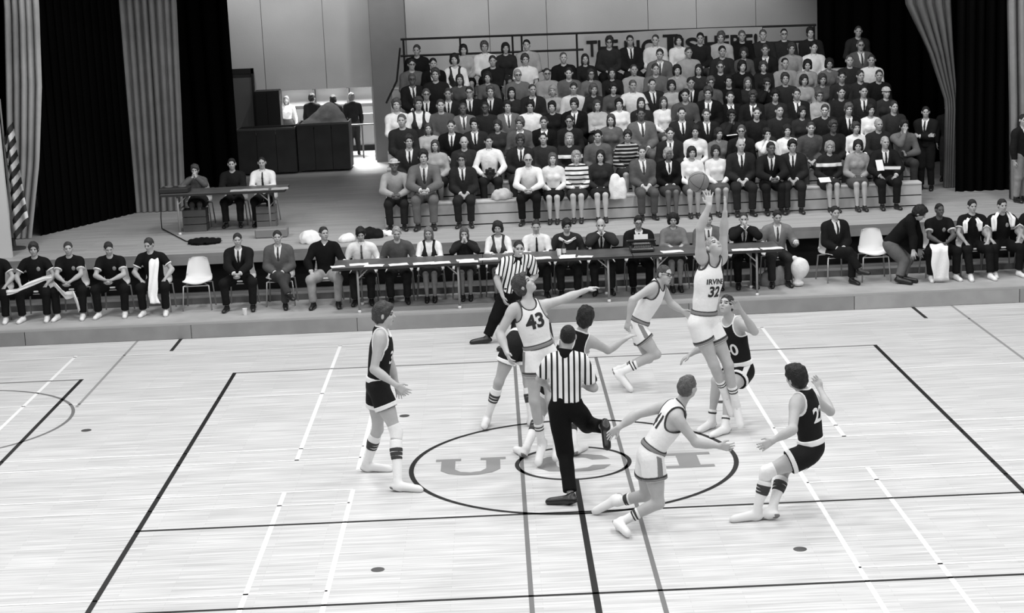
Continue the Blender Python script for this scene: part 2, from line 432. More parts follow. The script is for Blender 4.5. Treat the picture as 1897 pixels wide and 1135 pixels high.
# proscenium: header added above the picture to shade the stage, side walls
M_PROS = mat('proscenium_plaster', .62, rough=.8)
struct(MB().box((-16, 10.0, 6.35), (16, 10.4, 10)).build('wall_header_added', M_PROS))
e = at(10, 330, y=10.08).x
struct(MB().box((-16, 10.0, ST), (e, 10.08, 6.35)).build('wall_left', M_PROS))
struct(MB().box((10.2, 10.0, ST), (16, 10.4, 6.35)).build('wall_right', M_PROS))
struct(MB().box((-16, 10.4, ST), (-15.8, 27.5, 9)).build('wall_stage_left', mat('black_side', .01))); struct(MB().box((15.8, 10.4, ST), (16, 27.5, 9)).build('wall_stage_right', mat('black_side', .01)))
struct(MB().box((-16, 10.4, 8.8), (16, 27.5, 9.0)).build('ceiling_stage', mat('black_side', .01)))
# ------------------------------------------------------------------ drapes
def drape(name, label, left, right, y, m, folds=9, amp=.10, rows=26, group=None, seed=1, cat='curtain'):
    """pleated cloth hung between two edge curves; left/right: lists of (x, z) from bottom to top"""
    r = random.Random(seed); nx = folds*8
    off = [r.uniform(-.6, .6) for _ in range(folds+2)]; am = [r.uniform(.5, 1.1) for _ in range(folds+2)]
    def edge(E, t):
        q = t*(len(E)-1); i = min(int(q), len(E)-2); w = q-i; return E[i][0]*(1-w)+E[i+1][0]*w, E[i][1]*(1-w)+E[i+1][1]*w
    v = []; f = []
    for j in range(rows+1):
        t = j/rows; (xa, za), (xb, zb) = edge(left, t), edge(right, t)
        for i in range(nx+1):
            u = i/nx; k = u*folds; ki = int(k); w = k-ki
            A = (am[ki]*(1-w)+am[min(ki+1, folds+1)]*w)*amp; ph = off[ki]*(1-w)+off[ki+1]*w
            dy = A*math.sin(2*math.pi*k+ph+.25*math.sin(3*t+ki)); v.append((xa+(xb-xa)*u+.25*A*math.cos(2*math.pi*k+ph), (y if not isinstance(y, tuple) else y[0]+(y[1]-y[0])*u)+dy, za+(zb-za)*u))
    for j in range(rows):
        for i in range(nx):
            q = j*(nx+1)+i; f.append((q, q+1, q+nx+2, q+nx+1))
    n = len(v); v += [(p[0], p[1]+.012, p[2]) for p in v]; f += [tuple(n+k for k in reversed(t)) for t in f]
    me = bpy.data.meshes.new(name); me.from_pydata(v, [], f)
    for p in me.polygons: p.use_smooth = True
    me.update(); o = link(name, me, m); return tag(o, label, cat, group)
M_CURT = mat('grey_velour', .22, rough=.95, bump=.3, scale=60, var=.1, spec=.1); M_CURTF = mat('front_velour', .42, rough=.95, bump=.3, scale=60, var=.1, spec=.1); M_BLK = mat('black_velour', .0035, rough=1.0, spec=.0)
P = lambda pts, y: [(at(px, py, y=y).x, at(px, py, y=y).z) for px, py in pts]
def vert(pts, y):
    q = P(pts, y); q[0] = (q[0][0], ST+.01); return q+[(q[-1][0], 7.6)]
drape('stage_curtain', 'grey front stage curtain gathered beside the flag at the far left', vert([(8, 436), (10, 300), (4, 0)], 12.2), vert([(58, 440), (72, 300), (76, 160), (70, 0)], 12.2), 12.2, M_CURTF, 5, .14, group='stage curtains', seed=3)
drape('stage_curtain', 'grey pleated stage curtain behind the table on stage', vert([(248, 392), (236, 250), (215, 0)], 15), vert([(342, 390), (334, 200), (325, 0)], 15), 15, M_CURT, 8, .10, group='stage curtains', seed=5)
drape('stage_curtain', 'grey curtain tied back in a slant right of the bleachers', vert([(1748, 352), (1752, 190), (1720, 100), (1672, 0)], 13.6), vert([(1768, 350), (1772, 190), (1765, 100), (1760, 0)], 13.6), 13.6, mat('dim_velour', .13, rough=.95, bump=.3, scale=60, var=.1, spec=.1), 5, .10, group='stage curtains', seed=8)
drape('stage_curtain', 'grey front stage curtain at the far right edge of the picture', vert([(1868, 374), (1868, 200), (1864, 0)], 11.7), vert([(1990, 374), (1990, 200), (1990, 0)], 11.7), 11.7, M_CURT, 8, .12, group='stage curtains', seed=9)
e1 = at(428, 125, y=18.5).x
drape('black_drape', 'black masking drape left of the grey back wall', [(-15.5, ST), (-15.5, 8)], [(e1, ST), (e1, 8)], 18.5, M_BLK, 26, .10, group='black masking drapes', seed=11)
e2 = at(1512, 30, y=17.6).x
drape('black_drape', 'black masking drape behind the right end of the bleachers', [(e2, ST), (e2, 8)], [(15.5, ST), (15.5, 8)], 17.6, M_BLK, 26, .10, group='black masking drapes', seed=12)
a, b = at(70, 440, z=ST), at(250, 398, z=ST)
drape('black_drape', 'black masking drape between the two left grey curtains', [(a.x, ST), (a.x, 7.6)], [(b.x, ST), (b.x, 7.6)], (a.y+.2, b.y+.4), M_BLK, 14, .08, group='black masking drapes', seed=13)
a, b = at(1774, 358, z=ST), at(1905, 358, z=ST)
drape('black_drape', 'black masking drape between the two right grey curtains', [(a.x, ST), (a.x, 7.6)], [(b.x+.6, ST), (b.x+.6, 7.6)], 13.0, M_BLK, 10, .08, group='black masking drapes', seed=14)
# ------------------------------------------------------------------ bleachers
BX0, BX1 = -2.72, 6.78; NR = 8; RISE = .25; DEP = .61; BY = 11.42
M_SEAT = mat('bleacher_boards', .58, rough=.55, bump=.15, scale=25, var=.12, vscale=2); M_RIS = mat('bleacher_risers', .5, rough=.6, var=.1, vscale=2); M_BSTEEL = mat('black_steel', .01, rough=.5)
bl = empty('bleachers', (0, BY, ST)); tag(bl, 'eight-row wooden bleachers on the stage packed with spectators', 'bleachers')
def seat_y(i): return BY+DEP*i
def seat_z(i): return ST+.43+RISE*i
for i in range(NR):
    y0 = DEP*i; z = .43+RISE*i
    MB().box((BX0, y0, z-.045), (BX1, y0+.27, z), bev=.008).build('seat_board', M_SEAT, bl)
    lo = z-.43
    MB().box((BX0, y0+.02, lo+.205), (BX1, y0+.05, z-.047)).build('riser_board', M_RIS, bl)
    MB().box((BX0, y0+.02, lo+.02), (BX1, y0+.05, lo+.185)).build('riser_board', M_RIS, bl)
    MB().box((BX0+.02, y0+.05, lo+.0), (BX1-.02, y0+.07, z-.05)).build('riser_frame', M_BSTEEL, bl)
    if i < NR-1: MB().box((BX0, y0+.27, lo+RISE-.03), (BX1, y0+DEP+.02, lo+RISE)).build('foot_board', M_SEAT, bl)
    for s_ in (BX0, BX1-.04): MB().box((s_, y0+.05, 0), (s_+.04, y0+.1, z-.05)).build('end_post', M_BSTEEL, bl)
yb = DEP*NR+.05; YR = BY+yb
MB().box((BX0, DEP*(NR-1)+.27, .43+RISE*(NR-1)-.2), (BX1, yb, .43+RISE*(NR-1)-.17)).build('foot_board', M_SEAT, bl)
def bar(p, q, r=.022, name='rail_bar'):
    MB().tube([tuple(Vector(p)-bl.location), tuple(Vector(q)-bl.location)], r, 8).build(name, M_BSTEEL, bl)
for (x0, y0, x1, y1) in ((742, 73, 1512, 46), (742, 104, 1512, 76), (742, 141, 1512, 112)):
    a = at(x0, y0, y=YR); b = at(x1, y1, y=YR); bar(a, b)
for px in (747, 852, 949, 966, 1068, 1180, 1290, 1411, 1508):
    t = at(px, 73-(px-742)*.035, y=YR); bar(t, (t.x, YR, ST+1.2), .02, 'rail_post')
a = at(744, 74, y=YR); bar(at(741, 90, y=YR), at(735, 150, y=YR-2.2), .02, 'side_rail'); bar(at(735, 150, y=YR-2.2), at(716, 190, y=YR-3.2), .02, 'side_rail')
# banner on the back rail
def banner():
    y = YR-.10; v = []; f = []; n = 40
    top = [at(1080+(1412-1080)*i/n, 66-(.0022*0+16*i/n)-3*math.sin(math.pi*i/n), y=y) for i in range(n+1)]; bot = [at(1082+(1410-1082)*i/n, 116-12*i/n+2*math.sin(9*i/n), y=y) for i in range(n+1)]
    for i in range(n+1):
        for k in range(7):
            p = top[i].lerp(bot[i], k/6); v.append((p.x, y+.015*math.sin(i*.9)*k/6, p.z))
    for i in range(n):
        for k in range(6): q = i*7+k; f.append((q, q+1, q+8, q+7))
    o = MB().add(v, f).build('banner', mat('banner_cloth', .42, rough=.9, bump=.3, scale=12, var=.08), smooth=True); tag(o, 'pale cloth banner lettered THE BIG I IS HERE behind the top row', 'banner')
    for txt, px, py, hp, wp, bold in (('THE', 1116, 89, 29, 58, .05), ('BIG', 1186, 88, 28, 58, .05), ('I', 1242, 84, 40, 12, .05), ('IS', 1276, 84, 28, 34, .05), ('HERE!', 1354, 79, 29, 98, .05)):
        me = text_mesh_flat(txt, .4, bold); c = at(px, py, y=y-.02); mm = CAM_F/(y+18.77)
        xs = [v_.co.x for v_ in me.vertices]; ys = [v_.co.y for v_ in me.vertices]; cx, cy = (min(xs)+max(xs))/2, (min(ys)+max(ys))/2
        kx, ky = wp/mm/(max(xs)-min(xs)), hp/mm/(max(ys)-min(ys))
        for v_ in me.vertices: v_.co.x = (v_.co.x-cx)*kx; v_.co.y = (v_.co.y-cy)*ky+(v_.co.x-cx)*.0
        t = link('lettering', me, mat('banner_paint', .012, rough=.8), o); t.location = (c.x, y-.022, c.z); t.rotation_euler = (math.pi/2, 0, 0)
        if txt == 'I':
            for dz in (-.195, .195): MB().box((c.x-.15, y-.026, c.z+dz-.025), (c.x+.15, y-.018, c.z+dz+.025)).build('serif', mat('banner_paint', .012), o)
def text_mesh_flat(body, size, bold):
    c = bpy.data.curves.new('lettering', 'FONT'); c.body = body; c.size = size; c.align_x = 'CENTER'; c.align_y = 'CENTER'; c.offset = bold*size*.5; c.extrude = .002
    o = bpy.data.objects.new('lettering', c); COL.objects.link(o); dg = bpy.context.evaluated_depsgraph_get(); me = bpy.data.meshes.new_from_object(o.evaluated_get(dg))
    bpy.data.objects.remove(o); return me
banner()

# ------------------------------------------------------------------ chairs
M_SHELL = mat('white_plastic_shell', .80, rough=.35, spec=.4); M_CHROME = mat('grey_steel_tube', .45, rough=.35, metal=.6)
def make_chair():
    root = empty('shell_chair')
    prof = [(-.20, .435), (-.215, .445), (-.20, .452), (-.1, .44), (0, .43), (.1, .432), (.155, .45), (.185, .49), (.205, .56), (.225, .66), (.24, .74), (.25, .80), (.252, .815)]
    hw = [.17, .20, .215, .225, .225, .222, .218, .212, .202, .185, .165, .145, .11]
    n = 12; v = []; f = []
    for (y, z), w in zip(prof, hw):
        for i in range(n+1):
            u = -1+2*i/n; c = u*u
            dy = -.05*c if z > .5 else 0; dz = .035*c if z < .5 else -.0
            e = max(0, abs(u)-.8)/.2
            v.append((u*w, y+dy, z+dz-(.02*e*e if z > .8 else 0)))
    m = len(prof)
    for j in range(m-1):
        for i in range(n): q = j*(n+1)+i; f.append((q, q+1, q+n+2, q+n+1))
    k = len(v); V = list(v)
    for j, (y, z) in enumerate(prof):
        for i in range(n+1):
            p = v[j*(n+1)+i]; V.append((p[0], p[1]+(.008 if z > .5 else 0), p[2]-(.008 if z <= .5 else 0)))
    f += [tuple(k+t for t in reversed(q)) for q in f]
    rim = [i for i in range(n+1)]+[j*(n+1)+n for j in range(1, m)]+[(m-1)*(n+1)+i for i in range(n-1, -1, -1)]+[j*(n+1) for j in range(m-2, 0, -1)]
    for a in range(len(rim)):
        b = rim[(a+1) % len(rim)]; f.append((rim[a], b, b+k, rim[a]+k))
    o = MB().add(V, f).build('seat_shell', M_SHELL, root, smooth=True)
    for sx in (-1, 1):
        for sy in (-1, 1):
            MB().tube([(sx*.13, sy*.10+.0, .425), (sx*.205, sy*.19, .40), (sx*.232, sy*.225, .0)], .0125, 8).build('leg', M_CHROME, root, smooth=True)
    MB().tube([(-.205, -.19, .40), (.205, -.19, .40)], .009, 6).build('cross_bar', M_CHROME, root); MB().tube([(-.205, .19, .40), (.205, .19, .40)], .009, 6).build('cross_bar', M_CHROME, root)
    return root
CHAIR = make_chair(); CHAIR_USED = [False]
def chair(x, y, z, rz, label, group='white shell chairs along the platform'):
    o = CHAIR if not CHAIR_USED[0] else copy_tree(CHAIR); CHAIR_USED[0] = True
    o.location = (x, y, z); o.rotation_euler = (0, 0, rz); tag(o, label, 'chair', group); return o
# ------------------------------------------------------------------ folding tables
M_TOP = mat('table_laminate', .085, rough=.45, var=.2, vscale=5, spec=.4); M_EDGE = mat('table_edge', .03, rough=.5); M_TLEG = mat('table_leg_steel', .28, rough=.5); M_FOOT = mat('white_rubber_foot', .8, rough=.6)
def folding_table(x0, x1, y0, y1, z0, hgt, label, group, inset=.39):
    t = empty('folding_table', ((x0+x1)/2, (y0+y1)/2, z0)); tag(t, label, 'table', group); L = (x1-x0)/2; D = (y1-y0)/2
    MB().box((-L+.004, -D, hgt-.012), (L-.004, D, hgt), bev=.004).build('table_top', M_TOP, t); MB().box((-L+.004, -D-.004, hgt-.045), (L-.004, D+.004, hgt-.0125)).build('apron', M_EDGE, t)
    for sx in (-1, 1):
        for sy in (-1, 1):
            X = sx*(L-inset); Y = sy*(D-.06)
            MB().tube([(X, Y, hgt-.05), (X, Y, .03)], .018, 8).build('leg', M_TLEG, t, smooth=True)
            MB().lathe([(.012, 0), (.026, .006), (.028, .03), (.018, .045)], 10, (X, Y, 0)).build('foot', M_FOOT, t)
            MB().tube([(X, Y, hgt-.20), (X-sx*.16, Y, hgt-.05)], .011, 6).build('brace', M_TLEG, t)
        MB().tube([(sx*(L-inset), -(D-.06), hgt-.30), (sx*(L-inset), D-.06, hgt-.30)], .012, 6).build('cross_bar', M_TLEG, t)
    return t
TY0, TY1, TH = 7.86, 8.62, .74
for a, b, lb in ((-3.36, -1.0, 'long folding table at the left of the scorers row, nearest the black-sweatered man'), (-1.0, 1.36, 'middle folding table of the scorers row with a cup and bottle'), (1.36, 3.70, 'right folding table of the scorers row behind the leaping player')):
    folding_table(a, b, TY0, TY1, PZ, TH, lb, 'scorers tables on the platform')
TZ = PZ+TH
M_PAPER = mat('white_paper', .85, rough=.7)
def paper(px, py, w, d, rz, label, z=None, m=None, thick=.004, loc=None, group='papers on the scorers tables'):
    c = at(px, py, z=z if z is not None else TZ) if loc is None else Vector(loc); zz = (z if z is not None else TZ)
    y = c.y
    if z is None: y = min(max(c.y, TY0+d*.4), TY1-d*.5)
    elif z > 1.5: y = min(max(c.y, 11.72+d*.5), 12.4-d*.5)
    mb = MB(); n = 4; v = []; f = []
    for j in range(n+1):
        for i in range(n+1): v.append((-w/2+w*i/n, -d/2+d*j/n, .002+.006*math.sin(i*1.3+j*.9+px)**2))
    k = len(v); v += [(a, b, max(0.0, cc-.002-thick)) for a, b, cc in v]
    for j in range(n):
        for i in range(n): q = j*(n+1)+i; f += [(q, q+1, q+n+2, q+n+1), (k+q+n+1, k+q+n+2, k+q+1, k+q)]
    for i in range(n):
        f += [(i+1, i, k+i, k+i+1), (n*(n+1)+i, n*(n+1)+i+1, k+n*(n+1)+i+1, k+n*(n+1)+i), (i*(n+1), (i+1)*(n+1), k+(i+1)*(n+1), k+i*(n+1)), ((i+1)*(n+1)+n, i*(n+1)+n, k+i*(n+1)+n, k+(i+1)*(n+1)+n)]
    o = mb.add(v, f).build('paper', m or M_PAPER, loc=(c.x, y, zz+.001)); o.rotation_euler = (0, 0, rz); return tag(o, label, 'paper', group)
for px, py, w, d, rz, lb in ((626, 494, .22, .16, .2, 'paper at the left end of the scorers table by the black-sweatered man'), (665, 490, .30, .2, .1, 'open notebook in front of the man with the wide tie'),
    (692, 495, .30, .2, -.1, 'white sheet right of the notebook of the man with the wide tie'), (738, 490, .30, .18, .2, 'paper under the hands of the grey-sweatered scorer'),
    (785, 489, .34, .2, .1, 'large sheet left of the woman in white blouse and dark straps'), (815, 487, .32, .2, .15, 'large sheet in front of the woman in white blouse and dark straps'),
    (862, 482, .28, .18, .1, 'sheet before the long-haired girl, farther of two'), (868, 488, .30, .18, 0, 'sheet before the long-haired girl, nearer of two'), (905, 480, .30, .18, .05, 'sheet before the woman in the dark vest'),
    (1003, 478, .30, .2, .1, 'sheet in front of the man in the white shirt and tie'), (1052, 474, .24, .18, -.1, 'sheet behind the bottle on the middle table'), (1052, 481, .26, .18, .05, 'sheet beside the cup on the middle table'), (1085, 479, .24, .16, -.2, 'sheet in front of the man resting his chin on his hands'),
    (1245, 466, .34, .2, .15, 'sheet in front of the grey-sweatered woman right of the typewriter'), (1322, 450, .26, .16, .2, 'sheet seen between the raised arms of the leaping player'),
    (1375, 463, .32, .18, -.05, 'sheet in front of the man with hands to his face, farther of two'), (1393, 467, .30, .16, .1, 'sheet in front of the man with hands to his face, nearer of two'), (1430, 460, .34, .18, .1, 'sheet in front of the man in the light jacket')):
    paper(px, py, w, d, rz, lb)
def cup(px, py, label, y=None, zz=None):
    c = at(px, py, z=zz if zz is not None else TZ)
    o = MB().lathe([(.028, 0), (.038, .10), (.040, .102), (.034, .10), (.026, .01)], 16).build('paper_cup', mat('white_paper_cup', .78, rough=.6), smooth=False, loc=(c.x, c.y if y is None else y, (zz if zz is not None else TZ)+.001)); return tag(o, label, 'cup')
cup(1035, 470, 'white paper cup beside the bottle on the middle scorers table', y=8.15); cup(454, 583, 'crumpled white paper cup on the platform between the suited mens feet', zz=PZ)
c = at(1044, 468, z=TZ); o = MB().lathe([(.030, 0), (.032, .01), (.032, .11), (.012, .17), (.012, .21), (.015, .213), (.015, .23)], 16).build('bottle', mat('dark_glass', .05, rough=.2, spec=.6), smooth=True, loc=(c.x, 8.2, TZ+.001)); tag(o, 'soda bottle with pale label on the middle scorers table', 'bottle')
MB().lathe([(.0325, .03), (.0335, .031), (.0335, .10), (.0325, .101)], 16).build('label', mat('pale_label', .5), o)
def typewriter():
    t = empty('typewriter', (at(1192, 470, z=TZ).x, 8.25, TZ+.001)); tag(t, 'dark portable typewriter in front of the suited man in glasses', 'typewriter')
    MB().box((-.19, -.18, 0), (.19, .16, .07), bev=.02).build('body', mat('typewriter_enamel', .02, rough=.35, spec=.5), t); MB().box((-.15, -.02, .07), (.15, .14, .13), bev=.02).build('cover', mat('typewriter_enamel', .02), t)
    MB().tube([(-.21, .10, .145), (.21, .10, .145)], .025, 12).build('platen', mat('platen_rubber', .015, rough=.7), t)
    for sx in (-1, 1): MB().tube([(sx*.21, .10, .145), (sx*.235, .10, .145)], .02, 10).build('knob', mat('typewriter_enamel', .02), t)
    MB().box((-.11, .10, .15), (.11, .104, .25)).build('sheet', M_PAPER, t)
    for r in range(4):
        for k in range(10):
            x = -.13+k*.027+r*.006; y = -.16+r*.03
            MB().lathe([(.009, 0), (.009, .012)], 8, (x, y, .072-r*.0+.004*r)).build('key', mat('key_cap', .15, rough=.4), t)
typewriter()

# ------------------------------------------------------------------ people
def rot_about(v, ax, a):
    ax = nrm(ax); return v*math.cos(a)+np.cross(ax, v)*math.sin(a)+ax*(ax@v)*(1-math.cos(a))
def frame(d, hint):
    """orthonormal axes with the first along d"""
    d = nrm(d); h_ = np.asarray(hint, float)
    if abs(nrm(h_)@d) > .9: h_ = h_+np.array((.7, -.4, .5))
    b = nrm(h_-d*(h_@d)); return d, b, np.cross(d, b)
class Rig:
    def __init__(R, J, h=1.8, face=None, up=None, hands=None, female=False, build=1.0):
        J = {k: np.asarray(v, float) for k, v in J.items()}; R.J = J; R.h = h; s = h/1.8; R.s = s; R.female = female
        B = build; R.B = B
        u = nrm(J['nk']-J['pv']); r = nrm(J['sR']-J['sL']); r = nrm(r-u*(r@u)); f = nrm(np.cross(u, r)); R.r, R.u, R.f = r, u, f
        rh = nrm(J['hR']-J['hL']); uh2 = nrm(u-rh*(u@rh)); fp = nrm(np.cross(uh2, rh)); R.fp, R.rp, R.up_ = fp, rh, uh2
        pv, nk = J['pv'], J['nk']
        L = np.linalg.norm(nk-pv)
        # torso
        wch, wab, wpv = (.150, .122, .150) if female else (.165, .142, .142)
        mid = pv*.62+nk*.38
        R.torso = [Ell(pv+uh2*.02*s, (rh, fp, uh2), (wpv*s*B, .108*s*B, .125*s), .05),
                   Ell(pv+(nk-pv)*.33, (r, f, u), (wab*s*B, .098*s*B, .19*s), .06),
                   Ell(pv+(nk-pv)*.66+f*.012*s, (r, f, u), (wch*s*B, .108*s*B, .20*s), .06),
                   Cap(J['sL']*.80+nk*.20-u*.025*s, J['sR']*.80+nk*.20-u*.025*s, .062*s, .062*s, .05, flat=(f, .95)),
                   Cap(nk-u*.005*s-f*.01*s, J['sL']*.75+nk*.25+u*.015*s, .052*s, .04*s, .04),
                   Cap(nk-u*.005*s-f*.01*s, J['sR']*.75+nk*.25+u*.015*s, .052*s, .04*s, .04)]
        if female:
            for sg in (-1, 1):
                R.torso.append(Ell(pv+(nk-pv)*.64+f*.085*s+r*sg*.068*s, (r, f, u), (.062*s, .055*s, .062*s), .03))
        # head
        hd = J['hd']; fh = nrm(face if face is not None else f)
        uh = nrm(up if up is not None else (hd-nk)*0.5+np.array((0, 0, .1)))
        uh = nrm(uh-fh*(uh@fh)); rhd = nrm(np.cross(fh, uh)); R.hd, R.fh, R.uh, R.rh = hd, fh, uh, rhd
        hs = s**.6 * (0.97 if female else 1.0); R.hs = hs
        H = lambda a, b, c: hd+(rhd*a+fh*b+uh*c)*hs
        R.H = H; ax = (rhd, fh, uh)
        e = lambda a, b, c, ra, rb, rc, k=.02: Ell(H(a, b, c), ax, (ra*hs, rb*hs, rc*hs), k)
        R.neck = [Cap(nk-u*.03*s, H(0, -.012, -.055), .058*s*(0.88 if female else 1), .052*s*(0.88 if female else 1), .03)]
        R.head = [e(0, -.010, .022, .075, .096, .092, .03), e(0, .026, -.042, .056, .064, .076, .03), e(0, .060, -.096, .022, .022, .020, .025),
                  Cap(H(0, .086, .006), H(0, .106, -.024), .009*hs, .014*hs, .012), e(0, .076, .024, .048, .018, .012, .02),
                  e(.082, -.008, -.008, .010, .022, .033, .008), e(-.082, -.008, -.008, .010, .022, .033, .008),
                  e(.036, .058, -.028, .024, .024, .022, .02), e(-.036, .058, -.028, .024, .024, .022, .02), e(0, .082, -.066, .026, .014, .012, .012)]
        R.headsub = [e(.031, .095, .006, .020, .020, .013, .012), e(-.031, .095, .006, .020, .020, .013, .012)]
        # arms, legs
        R.arm = {}; R.fore = {}; R.hand = {}; R.thigh = {}; R.shin = {}; R.foot = {}
        hands = hands or {}
        for sd, sg in (('L', -1), ('R', 1)):
            S, E, Wp = J['s'+sd], J['e'+sd], J['w'+sd]; fa = .88 if female else 1.0
            R.arm[sd] = [Cap(S, E, .056*s*B*fa, .041*s*B*fa, .03), Ell(S+(E-S)*.15, frame(E-S, f), (.07*s, .053*s*fa, .053*s*fa), .03)]
            R.fore[sd] = [Cap(E, Wp, .042*s*B*fa, .027*s*fa, .02), Ell(E+(Wp-E)*.28, frame(Wp-E, (.3, .2, 1)), (.10*s, .044*s*fa, .044*s*fa), .03)]
            hp = hands.get(sd, {}); d = nrm(hp.get('dir', Wp-E)); n = np.asarray(hp.get('palm', -sg*r), float); n = nrm(n-d*(n@d)+1e-6)
            R.hand[sd] = R.make_hand(Wp, d, n, sg, hp.get('curl', .5), hp.get('spread', .12))
            Hh, K, A, T = J['h'+sd], J['k'+sd], J['a'+sd], J['t'+sd]
            tl = nrm(K-Hh); back = -nrm(np.cross(np.cross(A-K, fp), A-K)) if abs(nrm(A-K)@fp) < .97 else -u
            if np.linalg.norm(K-Hh) > 0 and (np.cross(tl, nrm(A-K))**2).sum() > .03:
                bk = nrm((A+Hh)/2-K); back = nrm(bk-nrm(A-K)*(bk@nrm(A-K)))
            R.thigh[sd] = [Cap(Hh, K, .090*s*B*(1.02 if female else 1), .056*s, .04), Ell(Hh+(K-Hh)*.35, frame(tl, fp), (.2*s, .085*s*B, .082*s*B), .04)]
            R.shin[sd] = [Cap(K, A, .054*s, .034*s, .03), Ell(K+(A-K)*.30+back*.016*s, (nrm(A-K), back, np.cross(nrm(A-K), back)), (.13*s, .046*s, .048*s), .04)]
            R.foot[sd] = [Cap(A, A*.3+T*.7, .025*s, .011*s, .01)]
    def make_hand(R, w, d, n, sg, curl, spread):
        s = R.s*(.92 if R.female else 1.0); t = -sg*np.cross(n, d)      # t points to the thumb side
        P = []
        lat = (.030, .010, -.010, -.029); ln = (.070, .078, .072, .056)
        for i in range(4):
            kn = w+d*(.088-.004*abs(i-1))*s+t*lat[i]*s
            P.append(Cap(w+t*lat[i]*.55*s, kn, .0145*s, .0115*s, .010))
            dd = nrm(d+t*spread*(1.5-i)); a1 = curl*.75; ax_ = nrm(np.cross(dd, n))
            d1 = rot_about(dd, ax_, a1); m = kn+d1*ln[i]*.52*s; d2 = rot_about(dd, ax_, a1+curl*1.05); tip = m+d2*ln[i]*.5*s
            P += [Cap(kn, m, .0098*s, .009*s, .002), Cap(m, tip, .009*s, .0075*s, .002)]
        b = w+d*.018*s+t*.022*s; m = b+(d*.030+t*.030+n*.014)*s; tip = m+nrm(d+t*.25+n*.35*curl)*.038*s
        P += [Cap(b, m, .015*s, .0115*s, .008), Cap(m, tip, .0108*s, .0085*s, .003)]
        return P
    # ---- meshes
    def body(R, h, shod=True):
        P = list(R.torso)+R.neck+R.head
        for sd in 'LR':
            P += R.thigh[sd]+R.shin[sd]+R.foot[sd]+R.arm[sd]+R.fore[sd]+R.hand[sd]
        v, q = sdf_mesh(P, h, subs=R.headsub)
        return v, q
    def face_marks(R, v, q, brows=True):
        """material index per face: 0 skin, 1 eyes/brows, 2 lips"""
        c = v[q].mean(1)-R.hd; x = c@R.rh/R.hs; y = c@R.fh/R.hs; z = c@R.uh/R.hs
        mi = np.zeros(len(q), np.int32); fr = y > .055
        eye = fr & (((np.abs(x)-.031)/.017)**2+((z-.004)/.0085)**2 < 1)
        brow = fr & (((np.abs(x)-.032)/.022)**2+((z-.026)/.0055)**2 < 1)
        lip = fr & ((x/.024)**2+((z+.066)/.007)**2 < 1)
        mi[(eye | brow) if brows else eye] = 1; mi[lip] = 2
        return mi
    def arm_prims(R, sd, grow, upto, wide=None, flare=0.0):
        """sleeve prims up to a fraction of the whole arm: 0..1 upper arm, 1..2 forearm"""
        J = R.J; S, E, Wp = J['s'+sd], J['e'+sd], J['w'+sd]; out = []
        t = min(upto, 1.0); n = nrm(E-S); o = n@(S+(E-S)*t)
        out += [p.grown(grow, grow+flare, clip=[(n, o)] if upto < 1 else ()) for p in R.arm[sd]]
        if upto > 1:
            n = nrm(Wp-E); o = n@(E+(Wp-E)*(upto-1))
            out += [p.grown(grow, grow+flare, clip=[(n, o)]) for p in R.fore[sd]]
        return out
    def leg_prims(R, sd, grow, upto, flare=0.0):
        J = R.J; Hh, K, A = J['h'+sd], J['k'+sd], J['a'+sd]; out = []
        t = min(upto, 1.0); n = nrm(K-Hh); o = n@(Hh+(K-Hh)*t)
        out += [p.grown(grow, grow+flare, clip=[(n, o)] if upto < 1 else ()) for p in R.thigh[sd]]
        if upto > 1:
            n = nrm(A-K); o = n@(K+(A-K)*(upto-1))
            out += [p.grown(grow, grow+flare, clip=[(n, o)]) for p in R.shin[sd]]
        return out
    def top(R, h, grow=.014, sleeve=1.9, hem=.0, vneck=None, flare=.006, necksub=True, noise=None, narrow=1.0):
        """shirt, sweater or jacket; hem: height above the pelvis joint where it ends; vneck: (depth, half width)"""
        J = R.J; s = R.s
        n = -R.u; cl = [(n, float(n@(J['pv']+R.u*hem*s)))]; clips = []
        P = [p.grown(grow, clip=cl) for p in R.torso]
        for sd in 'LR': P += R.arm_prims(sd, grow, sleeve, flare=flare)
        subs = []
        if necksub: subs.append(Ell(J['nk']+R.u*.055*s+R.f*.022*s, (R.r, R.f, R.u), (.062*s, .066*s, .07*s), .008))
        if vneck:
            dp, hw = vneck; top = J['nk']+R.u*.06*s+R.f*.13*s; bot = J['nk']-R.u*dp*s+R.f*.15*s
            subs.append(Cap(top, bot, hw*s, .004, .006, flat=None))
            subs.append(Cap(top-R.f*.06*s, bot-R.f*.03*s-(bot-top)*.35, hw*.9*s, .004, .006))
        return sdf_mesh(P, h, subs=subs, clips=clips, noise=noise)
    def cuff(R, sd):
        J = R.J; S, E = J['s'+sd], J['e'+sd]; n = nrm(E-S); o0 = float(n@(S+(E-S)*.56)); o1 = float(n@(S+(E-S)*.63))
        return sdf_mesh([p.grown(.021, .038, clip=[(n, o1), (-n, -o0)]) for p in R.arm[sd]], .008)
    def vest(R, h):
        J = R.J; s = R.s; P = [p.grown(.022) for p in R.torso]; subs = [Ell(J['nk']+R.u*.05*s+R.f*.03*s, (R.r, R.f, R.u), (.07*s, .08*s, .09*s), .01)]
        for sd in 'LR': subs.append(Ell(J['s'+sd]-R.u*.02*s, (R.r, R.f, R.u), (.072*s, .16*s, .13*s), .01))
        top = J['nk']+R.u*.06*s+R.f*.13*s; bot = J['nk']-R.u*.32*s+R.f*.15*s
        subs += [Cap(top, bot, .10*s, .01, .006), Cap(top-R.f*.06*s, bot-R.f*.03*s-(bot-top)*.35, .09*s, .01, .006)]
        n = -R.u; return sdf_mesh(P, h, subs=subs, clips=[(n, float(n@(J['pv']+R.u*0*s)))])
